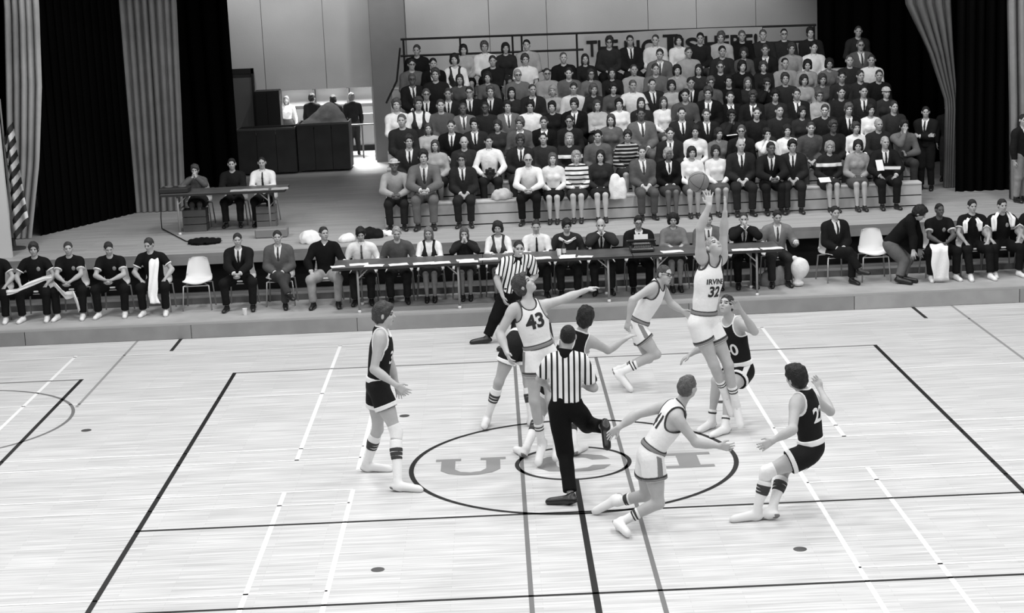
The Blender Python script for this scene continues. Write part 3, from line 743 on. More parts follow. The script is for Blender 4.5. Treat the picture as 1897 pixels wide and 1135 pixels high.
    def trousers(R, h, grow=.016, upto=1.93, waist=.11, flare=.02):
        J = R.J; s = R.s
        n = R.u; cl = [(n, float(n@(J['pv']+R.u*waist*s)))]
        P = [p.grown(grow*.8, clip=cl) for p in R.torso[:2]]
        for sd in 'LR': P += R.leg_prims(sd, grow, upto, flare)
        return sdf_mesh(P, h)
    def skirt(R, h, grow=.03, upto=.95, waist=.11):
        J = R.J; s = R.s; cl = [(R.u, float(R.u@(J['pv']+R.u*waist*s)))]; P = [p.grown(grow*.6, clip=cl) for p in R.torso[:2]]
        for sd in 'LR': P += R.leg_prims(sd, grow, upto)
        a = (J['hL']+J['hR'])/2; b = (J['kL']+J['kR'])/2; n = nrm(b-a); o = n@(a+(b-a)*upto)
        P.append(Cap(a, b, .11*s, .085*s, .08, clip=[(n, o)], flat=None))
        for p in P: p.k = max(p.k, .07)
        return sdf_mesh(P, h)
    def shoe(R, sd, h, high=False, grow=.008, sole=False):
        J = R.J; s = R.s; A, T = J['a'+sd], J['t'+sd]
        d = nrm(T-A); side = nrm(np.cross(d, J['k'+sd]-A)) if np.linalg.norm(np.cross(d, nrm(J['k'+sd]-A))) > .2 else R.rp
        up = nrm(np.cross(side, d));
        if up@(J['k'+sd]-A) < 0: up = -up
        # sole line runs under ankle and toe
        A0 = A-up*.052*s; T0 = T-up*.006*s; fd = nrm(T0-A0-up*((T0-A0)@up)*0)
        heel = A0-fd*.062*s
        P = [Cap(heel+fd*.035*s+up*.0*s, T0-fd*.005*s, .036*s+grow*.5, .034*s+grow*.5, .02, flat=(up, .75)),
             Cap(A-fd*.012*s, A0+fd*.02*s, .040*s+grow*.4, .044*s+grow*.4, .03),
             Cap(A0+fd*.03*s+up*.022*s, T0-fd*.03*s+up*.008*s, .038*s+grow*.4, .03*s+grow*.3, .03)]
        if high: P.append(Cap(A, A+(J['k'+sd]-A)*.14, .040*s+grow*.4, .040*s+grow*.4, .02, clip=[(nrm(J['k'+sd]-A), float(nrm(J['k'+sd]-A)@(A+(J['k'+sd]-A)*.14)))]))
        n = -up; o = float(n@(A0-up*.032*s))
        if sole: return sdf_mesh([p.grown(.004) for p in P[:1]], h, clips=[(n, o+.001), (up, float(up@(A0-up*.012*s)))])
        return sdf_mesh(P, h, clips=[(n, o)])
    def hair(R, h, style='short'):
        H, hs = R.H, R.hs; ax = (R.rh, R.fh, R.uh)
        e = lambda a, b, c, ra, rb, rc, k=.015: Ell(H(a, b, c), ax, (ra*hs, rb*hs, rc*hs), k)
        if style == 'short':
            P = [e(0, -.014, .030, .081, .100, .094), e(0, -.03, .0, .080, .082, .088), e(0, .02, .09, .05, .05, .028)]
            S = [e(0, .114, -.012, .085, .066, .100, .012), e(.088, .02, -.035, .03, .045, .05, .01), e(-.088, .02, -.035, .03, .045, .05, .01), e(0, 0, -.13, .12, .12, .07, .01)]
            nz = (.005, 90, 1)
        elif style == 'crew':
            P = [e(0, -.014, .028, .078, .098, .092), e(0, -.03, .0, .077, .078, .082)]
            S = [e(0, .112, -.008, .09, .070, .098, .012), e(.088, .025, -.03, .03, .05, .055, .01), e(-.088, .025, -.03, .03, .05, .055, .01), e(0, 0, -.12, .12, .12, .07, .01)]
            nz = (.003, 120, 2)
        elif style == 'full':
            P = [e(0, -.012, .040, .094, .112, .104), e(0, -.04, -.01, .092, .09, .10), e(0, .05, .085, .06, .05, .035)]
            S = [e(0, .124, -.014, .080, .076, .098, .012), e(0, .02, -.15, .12, .12, .075, .01)]
            nz = (.010, 70, 3)
        elif style == 'long':
            P = [e(0, -.012, .034, .090, .106, .100), e(.062, -.02, -.06, .036, .062, .11), e(-.062, -.02, -.06, .036, .062, .11), e(0, -.07, -.09, .085, .045, .13)]
            S = [e(0, .104, -.022, .064, .075, .094, .012)]
            nz = (.006, 80, 4)
        elif style == 'bob':
            P = [e(0, -.012, .044, .100, .112, .100), e(.07, -.01, -.03, .040, .066, .075), e(-.07, -.01, -.03, .040, .066, .075), e(0, -.06, -.03, .09, .06, .09)]
            S = [e(0, .112, -.022, .066, .075, .088, .012)]
            nz = (.008, 60, 5)
        elif style == 'balding':
            P = [e(0, -.034, .0, .081, .082, .075)]
            S = [e(0, .105, -.022, .09, .07, .1, .012), e(0, .0, .11, .09, .12, .07, .01), e(.09, .03, -.03, .03, .05, .055, .01), e(-.09, .03, -.03, .03, .05, .055, .01), e(0, 0, -.12, .12, .12, .06, .01)]
            nz = (.003, 120, 6)
        elif style == 'hat':
            P = [e(0, -.005, .075, .088, .104, .062), e(0, .0, .055, .128, .142, .010, .01)]
            S = []; nz = None
        return sdf_mesh(P, h, subs=S, noise=nz)
    def tie(R, h, length=.34, grow=.022):
        """thin strip that hangs from the collar over the chest"""
        J = R.J; s = R.s; a = J['nk']-R.u*.005*s; b = J['nk']-R.u*length*s
        off = lambda t: R.f*((.098+.034*math.sin(math.pi*min(t*1.1, 1)))*s*R.B+grow)
        m = .5*(a+b)
        P = [Cap(a+R.f*(.060*s)+R.f*grow, a*.7+b*.3+off(.3), .016*s, .020*s, .01, flat=(R.f, .4)), Cap(a*.7+b*.3+off(.3), b+off(1.0), .020*s, .032*s, .01, flat=(R.f, .3))]
        return sdf_mesh(P, h)
    def collar(R, h, grow=.018, big=1.0):
        J = R.J; s = R.s*big; n = nrm(J['hd']-J['nk']); a = J['nk']+R.u*.018*s
        P = [Cap(a-n*.02*s, a+n*.022*s, .070*s, .062*s, .01, clip=[(n, float(n@(a+n*.03*s)))])]
        for sg in (-1, 1):
            P.append(Cap(a+R.f*.055*s+R.r*sg*.02*s, a+R.f*.085*s+R.r*sg*.05*s-R.u*.06*s, .02*s, .008*s, .015, flat=(R.f, .5)))
        return sdf_mesh(P, h)
def glasses_mesh(R):
    m = MB(); H = R.H
    for sg in (-1, 1):
        pts = [H(sg*.033+.022*math.cos(a), .108-.012*abs(math.cos(a)*.5+sg*.5), .004+.017*math.sin(a)) for a in np.linspace(0, 2*math.pi, 11)]
        m.tube([tuple(p) for p in pts], .0042*R.hs, 4, cap=False)
        m.tube([tuple(H(sg*.056, .100, .008)), tuple(H(sg*.082, .0, .006))], .003*R.hs, 4)
    m.tube([tuple(H(-.011, .112, .008)), tuple(H(.011, .112, .008))], .003*R.hs, 4)
    me = bpy.data.meshes.new('glasses'); me.from_pydata(m.v, [], m.f); return me
EYE = mat('eyes_and_brows', .03, rough=.5); LIP = mat('lips', .16, rough=.6)
def skin(g): return mat('skin_%03d' % int(g*1000), g, rough=.55, bump=.08, scale=60, var=.06, spec=.35, vscale=9)
BENCH = None
def thin_out(me, ratio):
    """collapse the even grid of quads where the surface is smooth"""
    if len(me.polygons) < 400: return me
    global BENCH
    if BENCH is None: BENCH = bpy.data.scenes.new('work_bench')
    o = bpy.data.objects.new('thin', me); BENCH.collection.objects.link(o); d = o.modifiers.new('thin', 'DECIMATE'); d.ratio = ratio
    vl = BENCH.view_layers[0]; vl.update()
    new = bpy.data.meshes.new_from_object(o.evaluated_get(vl.depsgraph)); nm = me.name
    bpy.data.objects.remove(o); bpy.data.meshes.remove(me); new.name = nm; return new
def body_mesh(R, h):
    v, q = R.body(h); me = mesh_np('person', v, q)
    me.materials.append(skin(.42)); me.materials.append(EYE); me.materials.append(LIP)
    me.polygons.foreach_set('material_index', R.face_marks(v, q, h < .011)); return thin_out(me, .55)
def smesh(name, vq, ratio=.5): return thin_out(mesh_np(name, *vq), ratio)

# ------------------------------------------------------------------ seated and standing figures, posed by two-bone reach
def ik(S, W_, l1, l2, pole):
    d = W_-S; D = np.linalg.norm(d); dr = d/D; D = min(D, (l1+l2)*.995); a = (l1*l1-l2*l2+D*D)/(2*D); hg = math.sqrt(max(l1*l1-a*a, 0))
    po = np.asarray(pole, float); po = nrm(po-dr*(po@dr)); return S+dr*a+po*hg, S+dr*D
def sit(h=1.75, zs=.43, lean=.06, arms='lap', head=(0, 0), spread=.16, feet=.0, cross=False, side=0.0, female=False, table=.74, tuck=0.0):
    """seated figure facing -Y; head: (turn, nod) in radians"""
    J = {}; s = h/1.8; L = .308*h
    pv = V3(0, 0, zs+.10*s); J['pv'] = pv; u = nrm(V3(math.sin(side), -math.sin(lean)*math.cos(side), math.cos(lean)*math.cos(side)))
    nk = pv+u*L; J['nk'] = nk; fwd = nrm(V3(0, -1, 0)-u*(V3(0, -1, 0)@u)); J['hd'] = nk+u*.055*h+V3(0, -.022, .048*h)
    for sd, sg in (('R', -1), ('L', 1)):
        J['s'+sd] = nk+V3(sg*.105*h*(.92 if female else 1), 0, 0)-u*.035*h
        J['h'+sd] = pv+V3(sg*.052*h, -.02, -.015)
        K = V3(sg*spread, -.235*h-.02, zs+.075*s); A = V3(sg*(spread*.9+tuck), -.22*h-.03-feet, .088*s); T = A+V3(sg*.03, -.125*h, -.055*s)
        if female and not cross: K[0] = sg*.075; A[0] = sg*.07; T[0] = sg*.07
        if cross and sg == -1: K = V3(.05, -.25*h-.02, zs+.17*s); A = V3(.20, -.33*h, zs-.16*s); T = A+V3(.10, -.10*h, -.05)
        J['k'+sd], J['a'+sd], J['t'+sd] = K, A, T
        Sx = J['s'+sd]; l1, l2 = .170*h, .150*h; hp = None
        if arms == 'lap': tgt = V3(sg*.055, -.23, zs+.19*s); pole = V3(sg*.8, .6, -.2)
        elif arms == 'knees': tgt = V3(sg*.045, -.47, zs+.25*s); pole = V3(sg*1, .2, -.25)
        elif arms == 'thigh': tgt = V3(sg*spread*.95, -.33, zs+.20*s); pole = V3(sg*1, .7, 0)
        elif arms == 'fold': tgt = V3(-sg*.10, -.19-.03*sg, zs+.33*s); pole = V3(sg*1, .1, -.6)
        elif arms == 'chin': tgt = (J['hd']+V3(-.01, -.10, -.125)) if sg == -1 else V3(.02, -.25, zs+.22*s); pole = V3(sg*.7, -.2, -1)
        elif arms == 'face': tgt = J['hd']+V3(sg*.035, -.135, -.13); pole = V3(sg*1.0, -.2, -.8)
        elif arms == 'table': tgt = V3(sg*.11, -.44, table+.055); pole = V3(sg*.6, .4, -1)
        elif arms == 'wide': tgt = V3(sg*.30, -.38, table+.055); pole = V3(sg*.45, .5, -1)
        elif arms == 'raise': tgt = J['hd']+V3(sg*.10, -.12, -.02); pole = V3(sg*1, .1, -.7)
        J['e'+sd], J['w'+sd] = ik(Sx, tgt, l1, l2, pole)
    tn, nd = head
    face = V3(-math.sin(tn)*math.cos(nd), -math.cos(tn)*math.cos(nd), -math.sin(nd)); hands = {}
    for sd, sg in (('R', -1), ('L', 1)):
        d = nrm(J['w'+sd]-J['e'+sd])
        if arms in ('lap', 'thigh', 'table', 'wide', 'fold'): hands[sd] = dict(dir=nrm(d+V3(-sg*.3 if arms == 'lap' else 0, 0, -.3)), palm=V3(0, 0.2, -1), curl=.55)
        elif arms == 'knees': hands[sd] = dict(dir=nrm(d+V3(-sg*.2, -.2, -.5)), palm=V3(-sg, 0, -.2), curl=.8)
        elif arms in ('face', 'chin', 'raise'): hands[sd] = dict(dir=nrm(V3(-sg*.25, .15, 1)), palm=V3(-sg*.8, .6, 0), curl=.9)
    return J, dict(h=h, face=face, hands=hands, female=female)
def stand(h=1.78, head=(0, 0), arms='down', female=False, step=.0, turn=0):
    J = {}; s = h/1.8; pv = V3(0, 0, .535*h); J['pv'] = pv; nk = pv+V3(0, -.02, .300*h); J['nk'] = nk; J['hd'] = nk+V3(0, -.025, .103*h)
    for sd, sg in (('R', -1), ('L', 1)):
        J['s'+sd] = nk+V3(sg*.108*h, 0, -.035*h); J['h'+sd] = pv+V3(sg*.052*h, 0, -.015)
        J['k'+sd] = V3(sg*.10, -.03-sg*step*.5, .29*h); J['a'+sd] = V3(sg*.11, .02-sg*step, .088*s); J['t'+sd] = J['a'+sd]+V3(sg*.05, -.125*h, -.055*s)
        tgt = {'down': V3(sg*.25, -.06, .48*h), 'pocket': V3(sg*.20, -.05, .55*h), 'fold': V3(-sg*.10, -.20-.03*sg, .66*h)}[arms]; pole = V3(sg*1, .6, -.2)
        J['e'+sd], J['w'+sd] = ik(J['s'+sd], tgt, .172*h, .150*h, pole)
    tn, nd = head; return J, dict(h=h, face=V3(-math.sin(tn)*math.cos(nd), -math.cos(tn)*math.cos(nd), -math.sin(nd)), hands={}, female=female)
class Template:
    """one posed figure; garment meshes are made on demand and shared by all who wear them"""
    def __init__(T, JK, vox=.0125, build=1.0):
        J, kw = JK; T.R = Rig(J, kw['h'], face=kw['face'], hands=kw['hands'], female=kw['female'], build=build); T.vox = vox; T.c = {}
    def get(T, part):
        if part in T.c: return T.c[part]
        R, h = T.R, T.vox; p = part.split(':')[0]
        if p == 'body': me = body_mesh(R, h)
        elif p == 'glasses': me = glasses_mesh(R)
        else:
            h = h*1.32
            vq = {'jacket': lambda: R.top(h, grow=.026, sleeve=1.88, hem=-.02, vneck=(.30, .10), flare=.010, noise=(.006, 22, 1)),
                  'vest': lambda: R.vest(h),
                  'shirt': lambda: R.top(h, grow=.013, sleeve=1.96, hem=.03, flare=.004, noise=(.004, 30, 2)),
                  'sweater': lambda: R.top(h, grow=.020, sleeve=1.92, hem=-.02, flare=.006, noise=(.005, 26, 3)),
                  'vsweater': lambda: R.top(h, grow=.022, sleeve=1.92, hem=-.02, vneck=(.11, .075), flare=.006, noise=(.005, 26, 3)),
                  'short': lambda: R.top(h, grow=.017, sleeve=.62, hem=.03, flare=.016, noise=(.004, 28, 4)),
                  'shell': lambda: R.top(h, grow=.016, sleeve=.2, hem=.03, flare=.01),
                  'collar': lambda: R.collar(h*.8), 'tie': lambda: R.tie(.009), 'widetie': lambda: R.tie(.009, .36, .024),
                  'trousers': lambda: R.trousers(h), 'skirt': lambda: R.skirt(h),
                  'emblem': lambda: sdf_mesh([Ell(R.J['pv']+(R.J['nk']-R.J['pv'])*.70+R.f*.122*R.s-R.r*.07*R.s, (R.r, R.f, R.u), (.040*R.s, .016*R.s, .045*R.s), 0)], .008),
                  'cuffL': lambda: R.cuff('L'), 'cuffR': lambda: R.cuff('R'),
                  'shoeL': lambda: R.shoe('L', .013), 'shoeR': lambda: R.shoe('R', .013), 'hair': lambda: R.hair(.012, part.split(':')[1])}[p]()
            me = mesh_np(p if p != 'shoeL' and p != 'shoeR' else 'shoe', *vq)
        T.c[part] = me; return me
def person(T, loc, rz, scale, label, wear, hairg=.03, style='short', sk=.40, glasses=False, group=None):
    """wear: list of (part, object name, material)"""
    o = link('person', T.get('body'), skin(sk), loc=loc); o.rotation_euler = (0, 0, rz); o.scale = (scale,)*3; tag(o, label, 'person', group)
    if style: link('hat' if style == 'hat' else 'hair', T.get('hair:'+style), hair_mat(hairg), o)
    if glasses: link('glasses', T.get('glasses'), mat('dark_frame', .02, rough=.4), o)
    for part, name, m in wear: link(name, T.get(part), m, o)
    return o
def outfit(code, g=None, female=False, legs=None, shoe=None):
    """garments of a code letter -> list for person()"""
    c = cloth; bottom = [('skirt', 'skirt', c(legs if legs is not None else .05))] if female else [('trousers', 'trousers', c(legs if legs is not None else .03))]
    sh = [('shoeL', 'shoe', shoe or M_BLKSHOE), ('shoeR', 'shoe', shoe or M_BLKSHOE)]
    if code in 'SG': g_ = g if g is not None else (.012 if code == 'S' else .11); return [('jacket', 'jacket', c(g_)), ('shirt', 'shirt', c(.75)), ('tie', 'tie', c(.02 if code == 'S' else .06))]+([('trousers', 'trousers', c(legs if legs is not None else g_))] if not female else bottom)+sh
    if code == 'V': return [('vest', 'vest', c(g if g is not None else .03)), ('shirt', 'shirt', c(.8))]+bottom+sh
    if code == 'X': return [('vsweater', 'sweater', c(g or .01)), ('shirt', 'shirt', c(.7))]+bottom+sh
    if code == 'Y': return [('shirt', 'shirt', c(.8)), ('collar', 'collar', c(.8)), ('widetie', 'tie', c(g or .1))]+bottom+sh
    if code == 'H': return [('short', 'shirt', c(g if g is not None else .75)), ('collar', 'collar', c(.75))]+bottom+sh
    gg = {'W': .75, 'L': .36, 'M': .12, 'D': .015}[code] if g is None else g
    return [('shirt' if code == 'W' else 'sweater', 'shirt' if code == 'W' else 'sweater', c(gg))]+([('collar', 'collar', c(gg))] if (code == 'W' and not female) else [])+bottom+sh

FIGS = {
  'P1': (1.97, {'pv': (-2.127, -0.35, 1.069), 'nk': (-2.056, -0.35, 1.697), 'hd': (-2.011, -0.35, 1.875), 'sL': (-2.037, -0.17, 1.597), 'sR': (-2.059, -0.53, 1.664), 'eL': (-2.001, -0.07, 1.266), 'eR': (-2.137, -0.615, 1.328), 'wL': (-1.933, -0.12, 1.028), 'wR': (-1.899, -0.665, 1.149), 'hL': (-2.146, -0.25, 1.045), 'hR': (-2.109, -0.45, 1.069), 'kL': (-2.17, -0.15, 0.532), 'kR': (-1.942, -0.53, 0.595), 'aL': (-2.325, 0.0, 0.1), 'aR': (-1.94, -0.763, 0.095), 'tL': (-2.069, -0.025, 0.035), 'tR': (-1.694, -0.844, 0.035)}),
  'W43': (1.94, {'pv': (-0.329, -0.02, 1.303), 'nk': (-0.445, -0.02, 1.855), 'hd': (-0.472, 0.0, 2.071), 'sL': (-0.271, 0.04, 1.817), 'sR': (-0.603, -0.07, 1.817), 'eL': (-0.021, 0.24, 1.846), 'eR': (-0.764, -0.12, 1.554), 'wL': (0.235, 0.44, 1.896), 'wR': (-0.691, -0.336, 1.373), 'hL': (-0.244, 0.01, 1.274), 'hR': (-0.403, -0.05, 1.276), 'kL': (-0.23, -0.09, 0.783), 'kR': (-0.412, -0.1, 0.769), 'aL': (-0.169, 0.06, 0.301), 'aR': (-0.349, 0.0, 0.263), 'tL': (-0.199, -0.078, 0.08), 'tR': (-0.402, -0.158, 0.061)}),
  'D2': (1.88, {'pv': (-0.549, 1.75, 1.018), 'nk': (-0.348, 2.13, 1.185), 'hd': (-0.274, 2.21, 1.302), 'sL': (-0.497, 2.01, 1.19), 'sR': (-0.226, 2.25, 1.114), 'eL': (-0.614, 1.743, 1.05), 'eR': (-0.138, 2.3, 0.906), 'wL': (-0.671, 1.743, 0.931), 'wR': (-0.198, 2.35, 0.703), 'hL': (-0.63, 1.7, 0.993), 'hR': (-0.471, 1.8, 0.963), 'kL': (-0.806, 1.65, 0.567), 'kR': (-0.449, 1.8, 0.514), 'aL': (-0.964, 1.75, 0.106), 'aR': (-0.423, 1.647, 0.095), 'tL': (-1.007, 1.503, 0.065), 'tR': (-0.316, 1.425, 0.035)}),
  'D3': (1.95, {'pv': (-0.104, 0.5, 0.908), 'nk': (0.157, 0.45, 1.377), 'hd': (0.219, 0.45, 1.575), 'sL': (-0.006, 0.43, 1.313), 'sR': (0.266, 0.47, 1.292), 'eL': (-0.13, 0.63, 1.083), 'eR': (0.468, 0.59, 1.154), 'wL': (-0.069, 0.78, 0.864), 'wR': (0.681, 0.74, 1.239), 'hL': (-0.181, 0.5, 0.86), 'hR': (-0.032, 0.5, 0.853), 'kL': (-0.315, 0.68, 0.447), 'kR': (0.011, 0.7, 0.394), 'aL': (-0.526, 0.304, 0.095), 'aR': (0.026, 0.306, 0.095), 'tL': (-0.637, 0.535, 0.035), 'tR': (0.168, 0.52, 0.035)}),
  'D4': (1.9, {'pv': (2.129, 1.45, 0.645), 'nk': (1.996, 1.45, 1.264), 'hd': (1.956, 1.42, 1.45), 'sL': (2.117, 1.35, 1.226), 'sR': (1.904, 1.55, 1.167), 'eL': (2.24, 1.1, 1.182), 'eR': (1.729, 1.65, 0.926), 'wL': (2.048, 0.98, 1.488), 'wR': (1.53, 1.65, 0.807), 'hL': (2.16, 1.4, 0.616), 'hR': (2.083, 1.5, 0.595), 'kL': (1.922, 1.1, 0.487), 'kR': (1.795, 1.25, 0.568), 'aL': (1.849, 0.944, 0.095), 'aR': (1.722, 1.2, 0.098), 'tL': (1.669, 0.771, 0.035), 'tR': (1.554, 1.016, 0.035)}),
  'W3': (1.97, {'pv': (1.601, 0.8, 1.416), 'nk': (1.689, 0.8, 2.112), 'hd': (1.736, 0.8, 2.261), 'sL': (1.846, 0.9, 2.113), 'sR': (1.573, 0.7, 2.184), 'eL': (1.863, 0.85, 2.424), 'eR': (1.561, 0.6, 2.526), 'wL': (1.867, 0.75, 2.67), 'wR': (1.664, 0.55, 2.788), 'hL': (1.682, 0.86, 1.349), 'hR': (1.524, 0.74, 1.381), 'kL': (1.882, 0.81, 0.86), 'kR': (1.703, 0.74, 0.898), 'aL': (1.976, 0.91, 0.362), 'aR': (1.861, 0.94, 0.478), 'tL': (2.015, 0.825, 0.113), 'tR': (1.938, 0.94, 0.223)}),
  'W2': (1.92, {'pv': (1.028, 3.3, 0.836), 'nk': (1.317, 3.3, 1.391), 'hd': (1.402, 3.27, 1.514), 'sL': (1.392, 3.44, 1.283), 'sR': (1.226, 3.16, 1.364), 'eL': (1.499, 3.49, 1.08), 'eR': (0.962, 3.06, 1.239), 'wL': (1.641, 3.44, 0.982), 'wR': (0.899, 3.06, 0.964), 'hL': (1.062, 3.39, 0.772), 'hR': (1.019, 3.21, 0.797), 'kL': (1.18, 3.39, 0.373), 'kR': (1.26, 3.16, 0.48), 'aL': (0.798, 3.49, 0.22), 'aR': (0.788, 3.16, 0.255), 'tL': (0.903, 3.342, 0.035), 'tR': (0.914, 3.087, 0.04)}),
  'W4': (1.88, {'pv': (0.668, -2.3, 0.733), 'nk': (0.974, -2.3, 1.217), 'hd': (1.063, -2.3, 1.405), 'sL': (0.872, -2.14, 1.18), 'sR': (0.928, -2.46, 1.141), 'eL': (0.562, -2.09, 1.092), 'eR': (1.113, -2.51, 0.895), 'wL': (0.382, -2.14, 0.98), 'wR': (1.334, -2.51, 0.852), 'hL': (0.659, -2.21, 0.674), 'hR': (0.686, -2.39, 0.703), 'kL': (0.639, -2.06, 0.234), 'kR': (0.734, -2.44, 0.272), 'aL': (0.356, -1.94, 0.14), 'aR': (0.367, -2.428, 0.095), 'tL': (0.129, -1.898, 0.035), 'tR': (0.407, -2.676, 0.057)}),
  'D5': (1.92, {'pv': (2.319, -2.1, 0.668), 'nk': (2.259, -2.1, 1.24), 'hd': (2.163, -2.1, 1.411), 'sL': (2.133, -2.26, 1.198), 'sR': (2.342, -1.94, 1.151), 'eL': (2.058, -2.495, 0.979), 'eR': (2.576, -1.74, 0.942), 'wL': (1.866, -2.495, 0.878), 'wR': (2.516, -1.54, 1.122), 'hL': (2.259, -2.19, 0.629), 'hR': (2.314, -2.01, 0.597), 'kL': (1.839, -2.24, 0.483), 'kR': (2.05, -2.01, 0.439), 'aL': (1.73, -2.278, 0.095), 'aR': (1.884, -2.265, 0.095), 'tL': (1.48, -2.311, 0.035), 'tR': (1.638, -2.21, 0.035)}),
  'R2': (1.82, {'pv': (-0.101, -1.3, 1.028), 'nk': (-0.088, -1.3, 1.56), 'hd': (-0.057, -1.26, 1.746), 'sL': (-0.248, -1.3, 1.498), 'sR': (0.078, -1.3, 1.49), 'eL': (-0.366, -1.22, 1.288), 'eR': (0.193, -1.28, 1.184), 'wL': (-0.277, -0.97, 1.14), 'wR': (0.08, -1.06, 1.17), 'hL': (-0.187, -1.3, 0.986), 'hR': (-0.018, -1.3, 0.978), 'kL': (-0.129, -1.24, 0.485), 'kR': (0.126, -1.0, 0.715), 'aL': (-0.099, -1.513, 0.095), 'aR': (0.274, -1.409, 0.796), 'tL': (-0.333, -1.473, 0.035), 'tR': (0.294, -1.572, 0.613)}),
  'R1': (1.8, {'pv': (-0.596, 6.6, 0.697), 'nk': (-0.469, 6.57, 1.23), 'hd': (-0.439, 6.52, 1.4), 'sL': (-0.276, 6.6, 1.217), 'sR': (-0.647, 6.54, 1.211), 'eL': (-0.203, 6.7, 0.95), 'eR': (-0.787, 6.49, 0.964), 'wL': (-0.348, 6.6, 0.826), 'wR': (-0.703, 6.39, 0.702), 'hL': (-0.508, 6.62, 0.648), 'hR': (-0.67, 6.58, 0.663), 'kL': (-0.508, 6.52, 0.297), 'kR': (-0.837, 6.48, 0.361), 'aL': (-0.575, 5.913, 0.095), 'aR': (-0.97, 6.439, 0.095), 'tL': (-0.804, 5.858, 0.035), 'tR': (-1.205, 6.42, 0.035)}),
  'BM': (1.78, {'pv': (5.583, 8.7, 0.848), 'nk': (5.949, 8.7, 1.256), 'hd': (6.051, 8.62, 1.351), 'sL': (6.008, 8.87, 1.246), 'sR': (5.856, 8.53, 1.215), 'eL': (6.109, 8.92, 0.932), 'eR': (5.914, 8.48, 0.975), 'wL': (6.128, 8.92, 0.699), 'wR': (5.89, 8.38, 0.782), 'hL': (5.621, 8.79, 0.796), 'hR': (5.58, 8.61, 0.81), 'kL': (5.903, 8.79, 0.553), 'kR': (5.783, 8.51, 0.589), 'aL': (5.746, 8.497, 0.345), 'aR': (5.675, 8.418, 0.345), 'tL': (5.947, 8.379, 0.285), 'tR': (5.827, 8.24, 0.289)}),
}
HV = .0095        # grid of the players' bodies
def text_mesh(body, size, bold=.02, sub=3):
    c = bpy.data.curves.new('lettering', 'FONT'); c.body = body; c.size = size; c.align_x = 'CENTER'; c.align_y = 'CENTER'; c.offset = bold*size
    c.resolution_u = 4
    o = bpy.data.objects.new('lettering', c); COL.objects.link(o)
    dg = bpy.context.evaluated_depsgraph_get(); me = bpy.data.meshes.new_from_object(o.evaluated_get(dg))
    bpy.data.objects.remove(o); bpy.data.curves.remove(c)
    import bmesh
    bm = bmesh.new(); bm.from_mesh(me); bmesh.ops.triangulate(bm, faces=bm.faces)
    for _ in range(sub):
        bmesh.ops.subdivide_edges(bm, edges=[e for e in bm.edges if e.calc_length() > .035], cuts=1, use_grid_fill=False)
        bmesh.ops.triangulate(bm, faces=bm.faces)
    bm.to_mesh(me); bm.free(); return me
def print_on(text, size, target_me, origin, xdir, ydir, ndir, m, parent, arc=0.0, bold=.02, lift=.004, squash=1.0):
    """lettering laid on a garment: every vertex is dropped on the cloth along ndir"""
    me = text_mesh(text, size, bold)
    bvh = BVHTree.FromPolygons([v.co for v in target_me.vertices], [tuple(p.vertices) for p in target_me.polygons])
    O = Vector(origin); X = Vector(xdir); Y = Vector(ydir); N = Vector(ndir)
    for v in me.vertices:
        x, y = v.co.x*squash, v.co.y-arc*v.co.x**2
        p = O+X*x+Y*y+N*.6
        hit = bvh.ray_cast(p, -N)
        v.co = (hit[0]+N*lift) if hit[0] is not None else (O+X*x+Y*y+N*.1)
    me.update()
    return link('lettering', me, m, parent)
M_WHITE = mat('white_jersey', .82, rough=.8, bump=.25, scale=30, var=.05, spec=.1)
M_DARK = mat('black_jersey', .012, rough=.8, bump=.25, scale=30, var=.05, spec=.15)
M_TRIMD = mat('dark_trim', .05, rough=.8); M_TRIML = mat('white_trim', .85, rough=.8); M_TRIMG = mat('grey_trim', .22, rough=.8)
M_SOCK = mat('white_sock', .85, rough=.9, bump=.2, scale=60); M_SHOE = mat('white_canvas_shoe', .8, rough=.7); M_BLKSHOE = mat('black_leather_shoe', .012, rough=.35, spec=.5)
M_REFPANT = mat('black_trousers', .008, rough=.9, bump=.3, scale=20, spec=.1)
M_SOLE = mat('rubber_sole', .22, rough=.8)
def hair_mat(g): return mat('hair_%03d' % int(g*1000), g, rough=.6, bump=.8, scale=70, var=.35, vscale=30, spec=.3)
def localise(J):
    base = np.array((J['pv'][0], J['pv'][1], 0.0)); return {k: np.asarray(v)-base for k, v in J.items()}, base
def band(R, prims_, grow, n, o0, o1, h, name, m, parent):
    n = np.asarray(n, float)
    vq = sdf_mesh([p.grown(grow, clip=[(n, o1), (-n, -o0)]) for p in prims_], h)
    return link(name, smesh(name, vq), m, parent)
